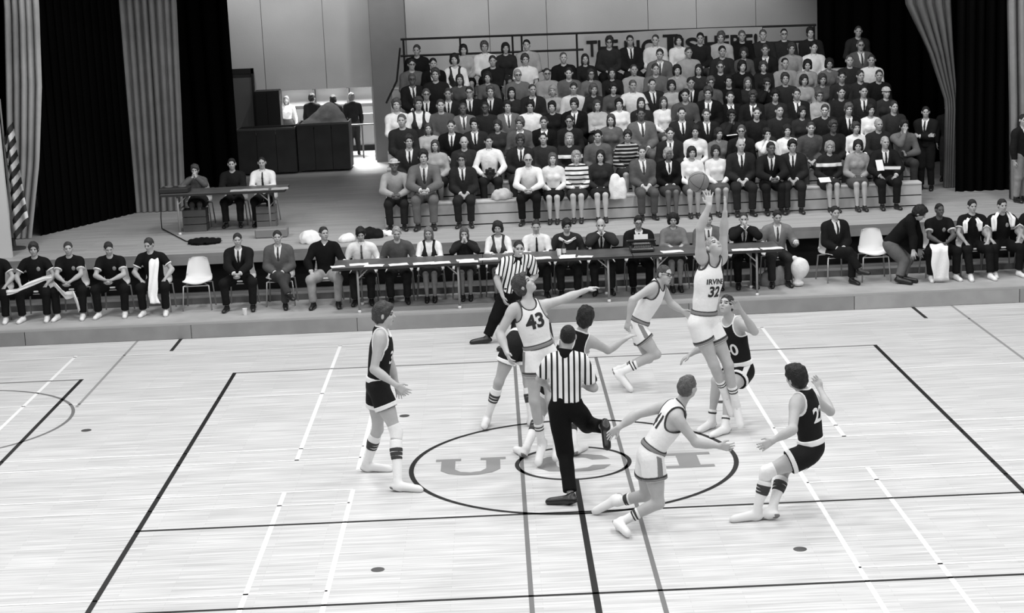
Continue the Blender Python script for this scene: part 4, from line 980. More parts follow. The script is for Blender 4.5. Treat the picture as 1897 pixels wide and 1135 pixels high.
def player(key, label, team, face, hairg, style, skg, number=None, hands=None, up=None, shoes=True, kneepad=None, sockt=.18, low=False, group='players on the court'):
    h, J0 = FIGS[key]; J, base = localise(J0)
    R = Rig(J, h, face=face, up=up, hands=hands); s = R.s
    root = link('person', body_mesh(R, HV), skin(skg), loc=tuple(base)); tag(root, label, 'person', group)
    link('hair', smesh('hair', R.hair(.008, style)), hair_mat(hairg), root)
    jm, sm, tm, tm2 = (M_WHITE, M_WHITE, M_TRIMD, M_TRIMG) if team == 'w' else (M_DARK, M_DARK, M_TRIML, M_TRIML)
    # sleeveless jersey
    P = [p.grown(.013) for p in R.torso]; nk = J['nk']
    subs = [Ell(nk+R.u*.035*s+R.f*.045*s, (R.r, R.f, R.u), (.078*s, .095*s, .10*s), .01)]
    for sd in 'LR':
        S = J['s'+sd]; subs += [Ell(S+(J['e'+sd]-S)*.0+R.u*-.01, (R.r, R.f, R.u), (.068*s, .13*s, .13*s), .01), Cap(S, J['e'+sd], .075*s, .06*s, .01)]
    n = -R.u; jersey = link('jersey', smesh('jersey', sdf_mesh(P, .009, subs=subs, clips=[(n, float(n@(J['pv']+R.u*.05*s)))])), jm, root)
    # piping round neck and arm holes
    link('piping', smesh('piping', sdf_mesh([p.grown(.019) for p in R.torso], .008, subs=subs, clips=[(-R.u, float(-R.u@(J['pv']+R.u*.3*s)))], keep=[p.grown(.015) for p in subs]), 1.0), tm, jersey)
    # shorts
    shorts = link('shorts', smesh('shorts', R.trousers(.009, grow=.02, upto=.44, waist=.10, flare=.045)), sm, root)
    u = R.up_; pv = J['pv']
    wbnd = band(R, R.torso[:2], .024, R.u, float(R.u@(pv+R.u*.064*s)), float(R.u@(pv+R.u*.098*s)), .007, 'waistband', tm, shorts)
    if team == 'w': band(R, R.torso[:2], .027, R.u, float(R.u@(pv+R.u*.074*s)), float(R.u@(pv+R.u*.088*s)), .006, 'waistband_stripe', M_TRIMG, wbnd)
    for sd, sg in (('L', -1), ('R', 1)) if team == 'w' or key == 'D4' else ():
        pr = [p.grown(.019) for p in R.torso[:2]]+[Cap(p.a, p.b, p.ra+.023, p.rb+.068, p.k) if isinstance(p, Cap) else p.grown(.023) for p in R.thigh[sd]]
        if key == 'W3' and sd == 'R': continue
        a, b = J['h'+sd], J['k'+sd]; t_ = nrm(b-a); lat = R.rp*sg; lat = nrm(lat-t_*(lat@t_)); n_ = -t_
        link('side_stripe', smesh('side_stripe', sdf_mesh(pr, .008, clips=[(t_, float(t_@(a+(b-a)*.42))), (R.u, float(R.u@(pv+R.u*.06*s)))], keep=[Cap(a+lat*.075*s+R.u*.10*s, b+lat*.13*s, .032*s, .032*s, 0)])), tm2 if team == 'w' else tm, shorts)
    for sd in 'LR':
        n = nrm(J['k'+sd]-J['h'+sd]); a, b = J['h'+sd], J['k'+sd]
        pr = [Cap(p.a, p.b, p.ra+.02, p.rb+.065, p.k) if isinstance(p, Cap) else p.grown(.02) for p in R.thigh[sd]]
        ln = np.linalg.norm(b-a)
        for t0, t1, mm in ((.365, .39, tm), (.405, .432, tm2)):
            band(R, pr, .004, n, float(n@(a+(b-a)*t0)), float(n@(a+(b-a)*t1)), .008, 'hem_stripe', mm, shorts)
        # socks and stripes
        K, A = J['k'+sd], J['a'+sd]; n = nrm(A-K)
        t0 = sockt if team == 'd' and not low else (.72 if low else .55)
        sock = band(R, R.shin[sd], .007, n, float(n@(K+(A-K)*t0)), float(n@(A)), .008, 'sock', M_SOCK, root)
        st = [(.34, .385), (.42, .465), (.50, .545)] if team == 'd' and not low else ([(.78, .83)] if low else [(.60, .635), (.67, .705)])
        for x0, x1 in st: band(R, R.shin[sd], .0105, n, float(n@(K+(A-K)*x0)), float(n@(K+(A-K)*x1)), .006, 'sock_stripe', M_TRIMD, sock)
        sh = link('shoe', smesh('shoe', R.shoe(sd, .008, high=True)), M_SHOE, root); link('sole', smesh('sole', R.shoe(sd, .007, sole=True)), M_SOLE, sh)
    if kneepad:
        for sd in kneepad:
            K = J['k'+sd]; a = K-nrm(K-J['h'+sd])*.06*s; b = K+nrm(J['a'+sd]-K)*.05*s
            link('kneepad', smesh('kneepad', sdf_mesh([Cap(a, K, .066*s, .064*s, .02), Cap(K, b, .064*s, .062*s, .02)], .008)), M_SOCK, root)
    return root, R, jersey
def decal(R, jersey, text, size, along, side, m, dx=0.0, arc=0.0, squash=1.0, bold=.02):
    J = R.J; o = J['pv']+(J['nk']-J['pv'])*along
    sg = 1 if side == 'front' else -1
    X = -R.r*sg; N = R.f*sg
    return print_on(text, size, jersey.data, o+X*dx, X, R.u, N, m, jersey, arc=arc, bold=bold, squash=squash)
TXT_D = mat('dark_lettering', .03, rough=.8); TXT_L = mat('white_lettering', .8, rough=.8)

r, R, j = player('P1', 'dark-uniformed player standing in profile left of the centre circle, facing right', 'd', (1, -.12, -.05), .05, 'full', .46, kneepad='R', hands={'R': dict(curl=.4), 'L': dict(curl=.5)})
decal(R, j, '32', .20, .55, 'front', TXT_L)
r, R, j = player('W43', 'white-uniformed player number 43 with head thrown back and left arm stretched out', 'w', (.72, -.25, .65), .05, 'full', .46, up=(-.6, .1, .7), hands={'L': dict(curl=.25, palm=(0, 0, -1)), 'R': dict(curl=.5)})
decal(R, j, '43', .22, .66, 'front', TXT_D, bold=.035)
r, R, j = player('D2', 'dark-uniformed player mostly hidden behind white player number 43', 'd', (.9, -.4, 0), .04, 'full', .42)
r, R, j = player('D3', 'dark-haired dark-uniformed player seen from behind, beside the foreground referee', 'd', (.35, 1, .1), .015, 'full', .42, hands={'R': dict(curl=.3, palm=(0, 0, -1))})
r, R, j = player('D4', 'dark-uniformed player looking up behind the leaping white player', 'd', (-.55, -.75, .45), .03, 'short', .44, hands={'L': dict(curl=.3, palm=(-.4, -.9, 0)), 'R': dict(curl=.4, palm=(0, 0, -1))}, low=True)
decal(R, j, '40', .20, .45, 'front', TXT_L); 
r, R, j = player('W3', 'white-uniformed player number 32 leaping with both arms raised for the ball', 'w', (.35, -.55, .75), .30, 'short', .46, up=(-.3, .6, .7),
                 hands={'R': dict(dir=(.0, .25, 1), palm=(-.2, .9, .1), curl=.12, spread=.3), 'L': dict(dir=(.05, .05, 1), palm=(-.9, .3, 0), curl=.1, spread=.05)})
decal(R, j, 'IRVINE', .085, .68, 'front', TXT_D, arc=.5, bold=.03); decal(R, j, '32', .17, .50, 'front', TXT_D, bold=.035)
r, R, j = player('W2', 'white-uniformed player running right in front of the scorers, looking over', 'w', (.72, -.69, -.05), .06, 'crew', .44, hands={'R': dict(curl=.6), 'L': dict(curl=.4)})
link('glasses', glasses_mesh(R), mat('dark_frame', .02, rough=.4), r)
r, R, j = player('W4', 'white-uniformed player crouched in a run beside the centre circle, seen from behind', 'w', (.75, .62, .12), .10, 'short', .46, hands={'R': dict(curl=.45), 'L': dict(curl=.35)})
decal(R, j, '41', .20, .60, 'back', TXT_D, bold=.035)
r, R, j = player('D5', 'dark-uniformed player crouched low at the right, lunging left', 'd', (-.65, .75, 0), .015, 'full', .46, hands={'L': dict(curl=.35), 'R': dict(curl=.4)}, kneepad='L', sockt=.24)
decal(R, j, '22', .20, .62, 'back', TXT_L, bold=.035)
def referee(key, label, face, hairg, style, skg, hands=None):
    h, J0 = FIGS[key]; J, base = localise(J0); R = Rig(J, h, face=face, hands=hands); s = R.s
    root = link('person', body_mesh(R, HV), skin(skg), loc=tuple(base)); tag(root, label, 'person', 'referees')
    link('hair', smesh('hair', R.hair(.008, style)), hair_mat(hairg), root)
    m = stripe_mat('referee_stripes_'+key, tuple(R.r), .058, .36, .02, .82, .2)
    sh = link('striped_shirt', smesh('striped_shirt', R.top(.009, grow=.014, sleeve=.80, hem=.04, flare=.018, noise=(.004, 30, 2))), m, root)
    link('collar', smesh('collar', R.collar(.008, big=1.22)), M_REFPANT, sh)
    link('trousers', smesh('trousers', R.trousers(.009, grow=.017, upto=1.9, waist=.10, flare=.022)), M_REFPANT, root)
    for sd in 'LR': link('shoe', smesh('shoe', R.shoe(sd, .008)), M_BLKSHOE, root)
    return root, R
r, R = referee('R2', 'referee in striped shirt seen from behind, kicking one foot back in the centre circle', (.05, 1, .05), .01, 'crew', .42)
r, R = referee('R1', 'referee with whistle in his mouth standing in front of the scorers table', (.15, -1, -.05), .03, 'crew', .42)
MB().tube([tuple(R.H(.0, .10, -.06)), tuple(R.H(-.02, .15, -.05))], .008, 6).build('whistle', mat('white_plastic', .8, rough=.4), r)
# the ball
def basketball(loc, rad):
    me = bpy.data.meshes.new('basketball'); import bmesh
    bm = bmesh.new(); bmesh.ops.create_uvsphere(bm, u_segments=48, v_segments=24, radius=rad); bm.to_mesh(me); bm.free()
    for p in me.polygons: p.use_smooth = True
    o = link('basketball', me, mat('ball_leather', .20, rough=.55, bump=.5, scale=220), loc=loc); tag(o, 'leather basketball in the air above the leaping player', 'ball')
    o.rotation_euler = (.6, .4, .3)
    for k in range(3):
        m = MB(); pts = []
        for i in range(41):
            a = 2*math.pi*i/40
            p = [(math.cos(a), math.sin(a), 0), (math.cos(a), 0, math.sin(a)), (0, math.cos(a), math.sin(a))][k]; pts.append(tuple(c*rad*.999 for c in p))
        m.tube(pts, .0028, 5, cap=False).build('seam', mat('ball_seam', .02, rough=.6), o)
basketball((1.606, 1.05, 2.992), .122)

# ------------------------------------------------------------------ people along the platform
NOSHOE = lambda w: [x for x in w if not x[0].startswith('shoe')]
M_WSHOE = M_SHOE
T_ = {}
def tmpl(key, **k):
    if key not in T_: T_[key] = Template(sit(**k), vox=k.pop('vox', .0125) if 'vox' in k else .0125)
    return T_[key]
def place(T, px, py, hipy, z0, lo=.9, hi=1.12, rz=0.0):
    """base location and scale that bring the head to a point of the picture when the hips are at hipy"""
    off = T.R.hd; hy = hipy+off[1]*math.cos(rz); P_ = at(px, py, y=hy); sc = min(max((P_.z-z0)/off[2], lo), hi)
    return (P_.x-off[0]*sc+off[1]*math.sin(rz)*sc, hipy, z0), sc
SIDE = 'people seated along the platform'
def seat_person(T, px, py, label, wear, hipy=8.92, rz=0.0, chair_label=None, **k):
    loc, sc = place(T, px, py, hipy, PZ, rz=rz)
    o = person(T, loc, rz, sc, label, wear, group=SIDE, **k)
    if chair_label: chair(loc[0], loc[1]+.03, PZ, rz, chair_label)
    return o
WU = lambda: [('short', 'warm_up_top', cloth(.010)), ('trousers', 'warm_up_trousers', cloth(.010)), ('emblem', 'emblem', mat('pale_emblem', .30, rough=.8)), ('cuffL', 'cuff_stripe', mat('white_trim', .85)), ('cuffR', 'cuff_stripe', mat('white_trim', .85)), ('shoeL', 'shoe', M_WSHOE), ('shoeR', 'shoe', M_WSHOE)]
B1 = tmpl('b1', lean=.10, arms='thigh', spread=.24, head=(-.15, .05)); B2 = tmpl('b2', lean=.22, arms='knees', spread=.25, head=(-.2, .05), feet=.05)
B3 = tmpl('b3', lean=.34, arms='knees', spread=.26, head=(-.35, .35)); B4 = tmpl('b4', lean=.16, arms='thigh', spread=.22, head=(.35, .3), side=-.10)
seat_person(B1, -14, 470, 'bench player in dark warm-up cut off by the left picture edge', WU(), hipy=8.78, chair_label='white chair cut off at the left picture edge')
seat_person(B1, 62, 463, 'bench player in dark warm-up with a towel, leftmost whole figure on the bench', WU(), hipy=8.78, hairg=.03, style='full', chair_label='chair under the leftmost whole bench player')
seat_person(B2, 126, 462, 'bench player in dark warm-up leaning forward with a white towel on his lap', WU(), hipy=8.85, hairg=.05, style='short', chair_label='chair under the bench player with a towel on his lap')
seat_person(B3, 202, 476, 'bench player in dark warm-up bent forward with clasped hands and lowered head', WU(), hipy=8.85, hairg=.03, chair_label='chair under the bench player with lowered head')
seat_person(B4, 277, 470, 'bench player in dark warm-up, towel over his shoulder, next to the empty chair', WU(), hipy=8.85, hairg=.04, chair_label='chair under the bench player with a towel over his shoulder')
c = at(367, 530, y=8.9); chair(c.x, 8.90, PZ, 0, 'empty white shell chair left of the dark-suited man')
C1 = tmpl('c1', lean=.16, arms='knees', spread=.26, head=(-.1, .1)); C2 = tmpl('c2', lean=.05, arms='lap', spread=.12, cross=True, head=(-.1, .05)); C3 = tmpl('c3', lean=-.02, arms='thigh', spread=.24, head=(-.45, -.05))
seat_person(C1, 440, 447, 'man in dark suit and tie right of the empty white chair', outfit('S'), chair_label='chair under the dark-suited man beside the empty chair')
seat_person(C2, 514, 443, 'man in grey jacket with crossed legs and folded hands left of the black-sweatered man', outfit('G', .10, legs=.05), chair_label='chair under the grey-jacketed man with crossed legs')
seat_person(C3, 600, 432, 'man in black V-neck sweater and light trousers at the left end of the scorers table', outfit('X', .008, legs=.32), hipy=8.85, chair_label='chair under the black-sweatered man')
K1 = tmpl('k1', lean=.18, arms='table', head=(0, .25)); K2 = tmpl('k2', lean=.22, arms='wide', head=(-.1, .3)); K3 = tmpl('k3', lean=.14, arms='table', female=True, h=1.65, head=(.05, .15)); K4 = tmpl('k4', lean=.30, arms='face', female=True, h=1.64, head=(0, .1)); K5 = tmpl('k5', lean=.28, arms='face', head=(.1, .1))
HY = 8.98
def table_person(*a, **k): return seat_person(*a, hipy=HY, **k)
table_person(K2, 668, 434, 'young man in white shirt with a wide tie at the left scorers table', outfit('Y', .09), hairg=.012, style='full', chair_label='chair under the man with the wide tie')
table_person(K2, 735, 438, 'fair-haired scorer in grey sweater at the left table', outfit('M', .085), hairg=.3, style='short', chair_label='chair under the scorer in the grey sweater')
table_person(K3, 794, 437, 'fair-haired woman in white blouse with dark straps at the left table', outfit('V', .02, female=True, legs=.06), hairg=.16, style='long', chair_label='chair under the woman in white blouse with dark straps')
table_person(K4, 860, 436, 'long-haired girl in dark sweater holding her hands to her mouth', outfit('D', .02, female=True), hairg=.09, style='long', chair_label='chair under the long-haired girl in dark sweater')
table_person(K3, 922, 422, 'dark-haired woman in dark vest and white sleeves left of the whistling referee', outfit('V', .06, female=True), hairg=.02, style='bob', chair_label='chair under the woman in the dark vest')
table_person(K1, 993, 422, 'man in white shirt and dark tie right of the whistling referee', outfit('Y', .02), hairg=.03, style='crew', chair_label='chair under the man in white shirt and dark tie')
table_person(K2, 1050, 422, 'dark-haired scorer with a white scarf behind the bottle', outfit('D', .03), hairg=.012, style='full', chair_label='chair under the scorer with the white scarf')
table_person(K5, 1113, 420, 'grey-haired man in dark jacket resting his chin on his hands', outfit('S', .03), hairg=.3, style='balding', chair_label='chair under the man resting his chin')
table_person(K1, 1183, 418, 'man in dark suit and glasses behind the typewriter', outfit('S'), hairg=.012, style='short', glasses=True, chair_label='chair behind the typewriter')
table_person(K3, 1247, 407, 'woman with full dark hair and grey sweater right of the typewriter', outfit('L', .17, female=True), hairg=.01, style='bob', chair_label='chair under the woman with full dark hair')
table_person(K1, 1312, 418, 'man in grey jacket half hidden behind the raised arms of the leaping player', outfit('G', .12), hairg=.03, chair_label='chair behind the leaping player')
table_person(K5, 1378, 411, 'man in dark suit pressing both hands to his mouth right of the leaping player', outfit('S'), hairg=.03, style='crew', chair_label='chair under the man with hands to his mouth')
table_person(K2, 1440, 406, 'man in light grey jacket at the right end of the scorers tables', outfit('G', .19, legs=.03), hairg=.02, chair_label='chair under the man in the light grey jacket')
C4 = tmpl('c4', lean=-.02, arms='lap', spread=.14, cross=True, head=(.05, .1))
seat_person(C4, 1547, 402, 'man in dark suit with white shirt front and legs crossed, beside the empty chair', outfit('S'), hairg=.02, rz=.25, chair_label='chair under the dark-suited man with crossed legs at the right')
c = at(1618, 500, y=8.85); chair(c.x, 8.85, PZ, 0, 'empty white chair in front of the man bending over')
seat_person(B2, 1741, 405, 'dark-skinned bench player in dark warm-up with a white towel hanging between his knees', WU(), hipy=8.95, hairg=.008, style='crew', sk=.09, chair_label='chair under the dark-skinned bench player')
C5 = tmpl('c5', lean=-.04, arms='thigh', spread=.20, feet=.16, head=(-.1, .1))
seat_person(C5, 1801, 396, 'bench player in dark warm-up with a towel round his neck, left of two such', WU(), hipy=8.98, hairg=.02, chair_label='chair under the left one of two players with towels round their necks')
seat_person(B1, 1857, 384, 'bench player in dark warm-up with a towel round his neck, right of two such', WU(), hipy=9.0, hairg=.02, chair_label='chair under the right one of two players with towels round their necks')
seat_person(B1, 1918, 384, 'bench player cut off by the right picture edge', WU(), hipy=9.0, hairg=.02, chair_label='chair cut off at the right picture edge')
# man bending over the empty chair
h, J0 = FIGS['BM']; J, base = localise(J0); base = base+np.array((0, 0, PZ)); J = {k: v-np.array((0, 0, PZ)) for k, v in J.items()}
R = Rig(J, h, face=(.75, -.3, -.55)); TB = Template.__new__(Template); TB.R = R; TB.vox = .011; TB.c = {}
person(TB, tuple(base), 0, 1, 'man in dark jacket and grey trousers bending over right of the empty chair', [('sweater', 'jacket', cloth(.008)), ('trousers', 'trousers', cloth(.12)), ('shoeL', 'shoe', M_BLKSHOE), ('shoeR', 'shoe', M_BLKSHOE)], hairg=.012, style='full', group=SIDE)
# ------------------------------------------------------------------ towels and bundles
M_TOWEL = mat('white_terry', .82, rough=.95, bump=.3, scale=45, var=.05)
def strip(name, pts, wdir, w, label, cat='towel', m=None, thick=.016, wave=.012, loc=(0, 0, 0), group='white towels'):
    """folded cloth along a path: a thick band with ripples"""
    pts = [Vector(p) for p in pts]; wd = Vector(wdir).normalized(); n = 8; v = []; f = []
    # resample
    P_ = []
    for i in range(len(pts)-1):
        for k in range(5): P_.append(pts[i].lerp(pts[i+1], k/5))
    P_.append(pts[-1]); N = len(P_)
    for sgn in (1, -1):
        for i, p in enumerate(P_):
            t = (P_[min(i+1, N-1)]-P_[max(i-1, 0)]).normalized(); nn = t.cross(wd).normalized()
            for k in range(n+1):
                u = -1+2*k/n; ww = w/2*(1+.08*math.sin(i*.8)); e = (1-u**4)*thick/2
                v.append(p+wd*u*ww+nn*(wave*math.sin(u*5+i*.5)+sgn*e))
    k0 = N*(n+1)
    for i in range(N-1):
        for k in range(n):
            q = i*(n+1)+k; f += [(q, q+1, q+n+2, q+n+1), (k0+q+n+1, k0+q+n+2, k0+q+1, k0+q)]
    for k in range(n): f += [(k+1, k, k0+k, k0+k+1), ((N-1)*(n+1)+k, (N-1)*(n+1)+k+1, k0+(N-1)*(n+1)+k+1, k0+(N-1)*(n+1)+k)]
    o = MB().add([tuple(p) for p in v], f).build(name, m or M_TOWEL, smooth=True, loc=loc); return tag(o, label, cat, group)
A_ = lambda px, py, y: at(px, py, y=y)
strip('towel', [A_(283, 480, 8.92), A_(285, 474, 8.80), A_(285, 486, 8.58), A_(284, 520, 8.45), A_(283, 548, 8.36), A_(288, 562, 8.30)], (1, 0, 0), .15, 'white towel hanging from the shoulder of the player beside the empty chair')
strip('towel', [A_(100, 528, 8.42), A_(108, 534, 8.36), A_(122, 548, 8.30), A_(136, 544, 8.33), A_(143, 560, 8.32), A_(146, 572, 8.30)], (.1, -.6, .8), .16, 'white towel on the lap of the forward-leaning bench player')
strip('towel', [A_(12, 542, 8.2), A_(32, 538, 8.22), A_(52, 528, 8.3), A_(80, 516, 8.36), A_(95, 512, 8.4)], (0, -.3, 1), .08, 'white towel held low by the leftmost whole bench player')
strip('towel', [A_(1738, 452, 8.50), A_(1741, 462, 8.36), A_(1742, 490, 8.33), A_(1744, 520, 8.30)], (1, 0, 0), .27, 'white towel hanging between the knees of the dark-skinned bench player')
strip('towel', [A_(1789, 432, 8.72), A_(1788, 412, 8.74), A_(1793, 405, 8.92), A_(1801, 402, 9.05), A_(1809, 404, 8.92), A_(1815, 412, 8.74), A_(1816, 428, 8.72)], (.3, -.8, .2), .12, 'white towel round the neck of the left player of two')
strip('towel', [A_(1842, 428, 8.72), A_(1841, 404, 8.76), A_(1847, 395, 8.92), A_(1857, 391, 9.07), A_(1867, 394, 8.92), A_(1875, 404, 8.76), A_(1876, 420, 8.72)], (.3, -.8, .2), .14, 'white towel round the neck of the right player of two')
strip('scarf', [A_(1036, 441, 8.80), A_(1043, 445, 8.74), A_(1051, 449, 8.72), A_(1059, 445, 8.74), A_(1066, 440, 8.80)], (0, -.5, .9), .05, 'white scarf round the neck of the scorer behind the bottle', cat='scarf', group=None)
def bundle(name, c, rx, ry, rz_, label, cat, m=None, seed=1, grp=None, crease=.018):
    """heap of soft cloth"""
    r = random.Random(seed); P_ = []
    for k in range(9):
        a = r.uniform(0, 6.28); q = r.uniform(0, .55); P_.append(Ell(V3(rx*q*math.cos(a), ry*q*math.sin(a), rz_*.3), ((1, 0, 0), (0, 1, 0), (0, 0, 1)), (rx*r.uniform(.35, .6), ry*r.uniform(.4, .65), rz_*r.uniform(.4, .75)), .05))
    vq = sdf_mesh(P_, .014, clips=[((0, 0, -1), 0.0)], noise=(crease, 38, seed)); o = link(name, smesh(name, vq), m or M_TOWEL, loc=tuple(c)); return tag(o, label, cat, grp)
q = at(570, 449, z=ST); bundle('clothing_bundle', q, .24, .2, .2, 'large white bundle of clothing on the stage edge above the black-sweatered man', 'clothing', seed=2)
q = at(640, 447, z=ST); bundle('clothing_bundle', q, .17, .16, .12, 'small white bundle on the stage edge left of the man with the wide tie', 'clothing', seed=3)
q = at(718, 436, z=ST); bundle('clothing_bundle', q, .22, .12, .06, 'flat white cloth on the stage edge behind the grey-sweatered scorer', 'clothing', seed=4)
q = at(686, 440, z=ST); bundle('dark_coat', q, .26, .2, .16, 'dark coat heaped on the stage edge behind the man with the wide tie', 'coat', m=cloth(.012), seed=5)
q = at(383, 449, z=ST); bundle('dark_coat', q, .36, .3, .05, 'black cloth lying on the stage floor in front of the stage table', 'coat', m=cloth(.008), seed=6)
q = at(1482, 512, y=8.55); X_, Y_, Z_ = (1, 0, 0), (0, 1, 0), (0, 0, 1)
o = link('equipment_bag', smesh('equipment_bag', sdf_mesh([Ell(V3(0, 0, .30), (X_, Y_, Z_), (.15, .11, .17), .06), Cap(V3(-.03, 0, .12), V3(-.01, 0, .25), .055, .09, .05), Ell(V3(-.03, 0, .05), (X_, Y_, Z_), (.09, .08, .05), .04), Ell(V3(-.09, 0, .47), (X_, Y_, Z_), (.045, .04, .035), .03)], .012, noise=(.006, 40, 2))), M_TOWEL, loc=(q.x, 8.55, PZ)); tag(o, 'white bag standing by the foot of the man in the light grey jacket', 'bag')
q = at(1436, 530, z=PZ); o = bundle('equipment_bag', (q.x, 8.75, PZ), .24, .2, .30, 'pale bag under the right end of the scorers tables', 'bag', m=cloth(.30), seed=8, crease=.006)
# ------------------------------------------------------------------ table on the stage, left
q0 = at(296, 358, y=11.75); q1 = at(528, 352, y=11.75)
folding_table(q0.x, q1.x, 11.7, 12.46, ST, .74, 'folding table on the stage with two men and stacks of paper', None, inset=.30)
S1 = tmpl('s1', lean=.10, arms='table', head=(-.05, .05))
def stage_person(T, px, py, hy, label, wear, **k):
    loc, sc = place(T, px, py, hy, ST); o = person(T, loc, k.pop('rz', 0), sc, label, wear, group='people at the stage table', **k); chair(loc[0], loc[1]+.03, ST, 0, 'chair of the '+label, 'chairs at the stage table')
stage_person(S1, 430, 314, 12.85, 'man in dark shirt at the stage table', outfit('D', .012), hairg=.02)
stage_person(S1, 486, 316, 12.85, 'man in white shirt and tie at the stage table', outfit('Y', .04), hairg=.02, style='crew')
stage_person(K4, 362, 332, 12.8, 'person in grey patterned top at the left of the stage table', outfit('M', .10, female=True), hairg=.06, style='full')
for px, py, w, d, lb in ((440, 357, .34, .25, 'sheet on the stage table in front of the man in dark shirt'), (475, 355, .36, .25, 'sheet on the stage table in front of the man in white shirt'), (515, 353, .3, .3, 'sheet at the right end of the stage table')):
    paper(px, py, w, d, .1, lb, z=ST+.74, group='papers on the stage table', m=mat('dull_paper', .45, rough=.8))
def recorder():
    q = at(330, 352, z=ST+.74); t = empty('tape_recorder', (q.x, 12.0, ST+.741)); tag(t, 'dark reel tape recorder at the left end of the stage table', 'recorder')
    MB().box((-.26, -.2, 0), (.26, .2, .09), bev=.015).build('case', mat('recorder_case', .03, rough=.6), t)
    for sx in (-1, 1): MB().lathe([(.075, .09), (.075, .105), (.02, .106), (.02, .125)], 16, (sx*.12, .05, 0)).build('reel', mat('reel_grey', .16, rough=.4), t)
recorder()
def crate(px, py, w, d, hgt, y, label, g):
    q = at(px, py, y=y); t = empty('crate', (q.x, y, ST)); tag(t, label, 'crate', 'crates under the stage table'); m = mat('crate_wood_%d' % int(g*100), g, rough=.7, var=.15)
    n = 3
    for k in range(n):
        z0 = hgt*k/n+.006; z1 = hgt*(k+1)/n-.006
        MB().box((-w/2, -d/2, z0), (w/2, -d/2+.016, z1)).build('slat', m, t); MB().box((-w/2, d/2-.016, z0), (w/2, d/2, z1)).build('slat', m, t); MB().box((-w/2, -d/2+.017, z0), (-w/2+.016, d/2-.017, z1)).build('slat', m, t); MB().box((w/2-.016, -d/2+.017, z0), (w/2, d/2-.017, z1)).build('slat', m, t)
    MB().box((-w/2+.017, -d/2+.017, .0), (w/2-.017, d/2-.017, .012)).build('bottom', m, t)
crate(363, 405, .42, .35, .40, 12.25, 'crate under the left half of the stage table', .10); crate(495, 405, .34, .35, .40, 12.3, 'crate under the right end of the stage table', .16)
q = at(503, 440, z=ST); o = MB().box((-.28, -.16, 0), (.28, .16, .16), bev=.02).build('document_case', mat('pale_case', .22, rough=.6), loc=(q.x, q.y+.1, ST+.001)); tag(o, 'pale case on the stage edge between table and bundles', 'case')
# flag at the far left
def flag():
    y = 10.9; t = empty('flag', (at(30, 330, y=y).x, y, ST)); tag(t, 'striped flag drooping from a pole in front of the left curtain', 'flag')
    MB().tube([(-.16, .03, .02), (-.16, .03, 2.6)], .018, 8).build('pole', mat('flag_pole', .3, rough=.4), t); MB().lathe([(.20, 0), (.20, .03), (.04, .06), (.03, .2)], 16, (-.16, .03, 0)).build('base', mat('flag_base', .05), t)
    n = 15; dz = .118
    for k in range(n):
        v = []; f = []; m_ = 16
        for i in range(m_+1):
            u = i/m_; wd = .15+.10*k/n; x = -.13+u*wd*1.15; yy = .045*math.sin(u*9+k*.25)-.03
            z = 2.05-k*dz-.12*(1-u)**2+.16*u
            v += [(x, yy, z), (x+.012, yy+.004, z-dz)]
        for i in range(m_): f.append((2*i, 2*i+1, 2*i+3, 2*i+2))
        kk = len(v); v += [(a_, b_+.006, c_) for a_, b_, c_ in v]; f += [tuple(kk+s_ for s_ in reversed(ff)) for ff in f]
        MB().add(v, f).build('stripe', mat('flag_white', .8, rough=.9) if k % 2 else mat('flag_dark', .05, rough=.9), t, smooth=True)
flag()
# ------------------------------------------------------------------ bins and doorway at the back of the stage
def bin_(px0, px1, py_top, py_bot, d, label, heap=False):
    y = at((px0+px1)/2, py_bot, z=ST).y; a, b = at(px0, py_top, y=y), at(px1, py_top, y=y); hgt = at((px0+px1)/2, py_top, y=y).z-ST
    t = empty('storage_bin', ((a.x+b.x)/2, y+d/2, ST)); tag(t, label, 'bin', 'dark bins at the back of the stage'); w = (b.x-a.x)/2; m = mat('dark_bin_wood', .03, rough=.6, var=.2)
    n = 3
    for k in range(n): MB().box((-w+2*w*k/n+.008, -d/2, .04), (-w+2*w*(k+1)/n-.008, -d/2+.03, hgt)).build('front_panel', m, t)
    MB().box((-w, -d/2+.03, .04), (-w+.03, d/2, hgt)).build('side_panel', m, t); MB().box((w-.03, -d/2+.03, .04), (w, d/2, hgt)).build('side_panel', m, t); MB().box((-w, d/2, .04), (w, d/2+.03, hgt)).build('back_panel', m, t); MB().box((-w+.03, -d/2+.03, .04), (w-.03, d/2, hgt-.15)).build('inside', m, t)
    MB().box((-w-.01, -d/2-.01, hgt-.04), (w+.01, -d/2+.04, hgt+.005)).build('rim', mat('bin_rim', .08, rough=.5), t)
    if heap:
        X_, Y_, Z_ = (1, 0, 0), (0, 1, 0), (0, 0, 1)
        P_ = [Ell(V3(.02, 0, .02), (X_, Y_, Z_), (w*.95, d*.42, .22), .1), Ell(V3(.10, 0, .2), (X_, Y_, Z_), (w*.62, d*.36, .2), .1), Ell(V3(.14, 0, .36), (X_, Y_, Z_), (w*.36, d*.3, .14), .1), Ell(V3(.15, 0, .44), (X_, Y_, Z_), (w*.18, d*.2, .08), .08)]
        o = link('folded_cloth_heap', smesh('folded_cloth_heap', sdf_mesh(P_, .02, clips=[((0, 0, -1), 0.0)], noise=(.012, 24, 3))), cloth(.22), loc=(t.location.x, t.location.y, ST+hgt-.10)); tag(o, 'grey heap of folded cloth piled in the dark bin before the doorway', 'cloth')
bin_(437, 546, 238, 324, .7, 'dark wooden bin left of the doorway'); bin_(548, 645, 228, 318, .9, 'dark wooden bin with a heap of cloth before the doorway', True)
q = at(430, 200, y=22.3); q2 = at(472, 200, y=22.3); zt_ = at(450, 128, y=22.3).z
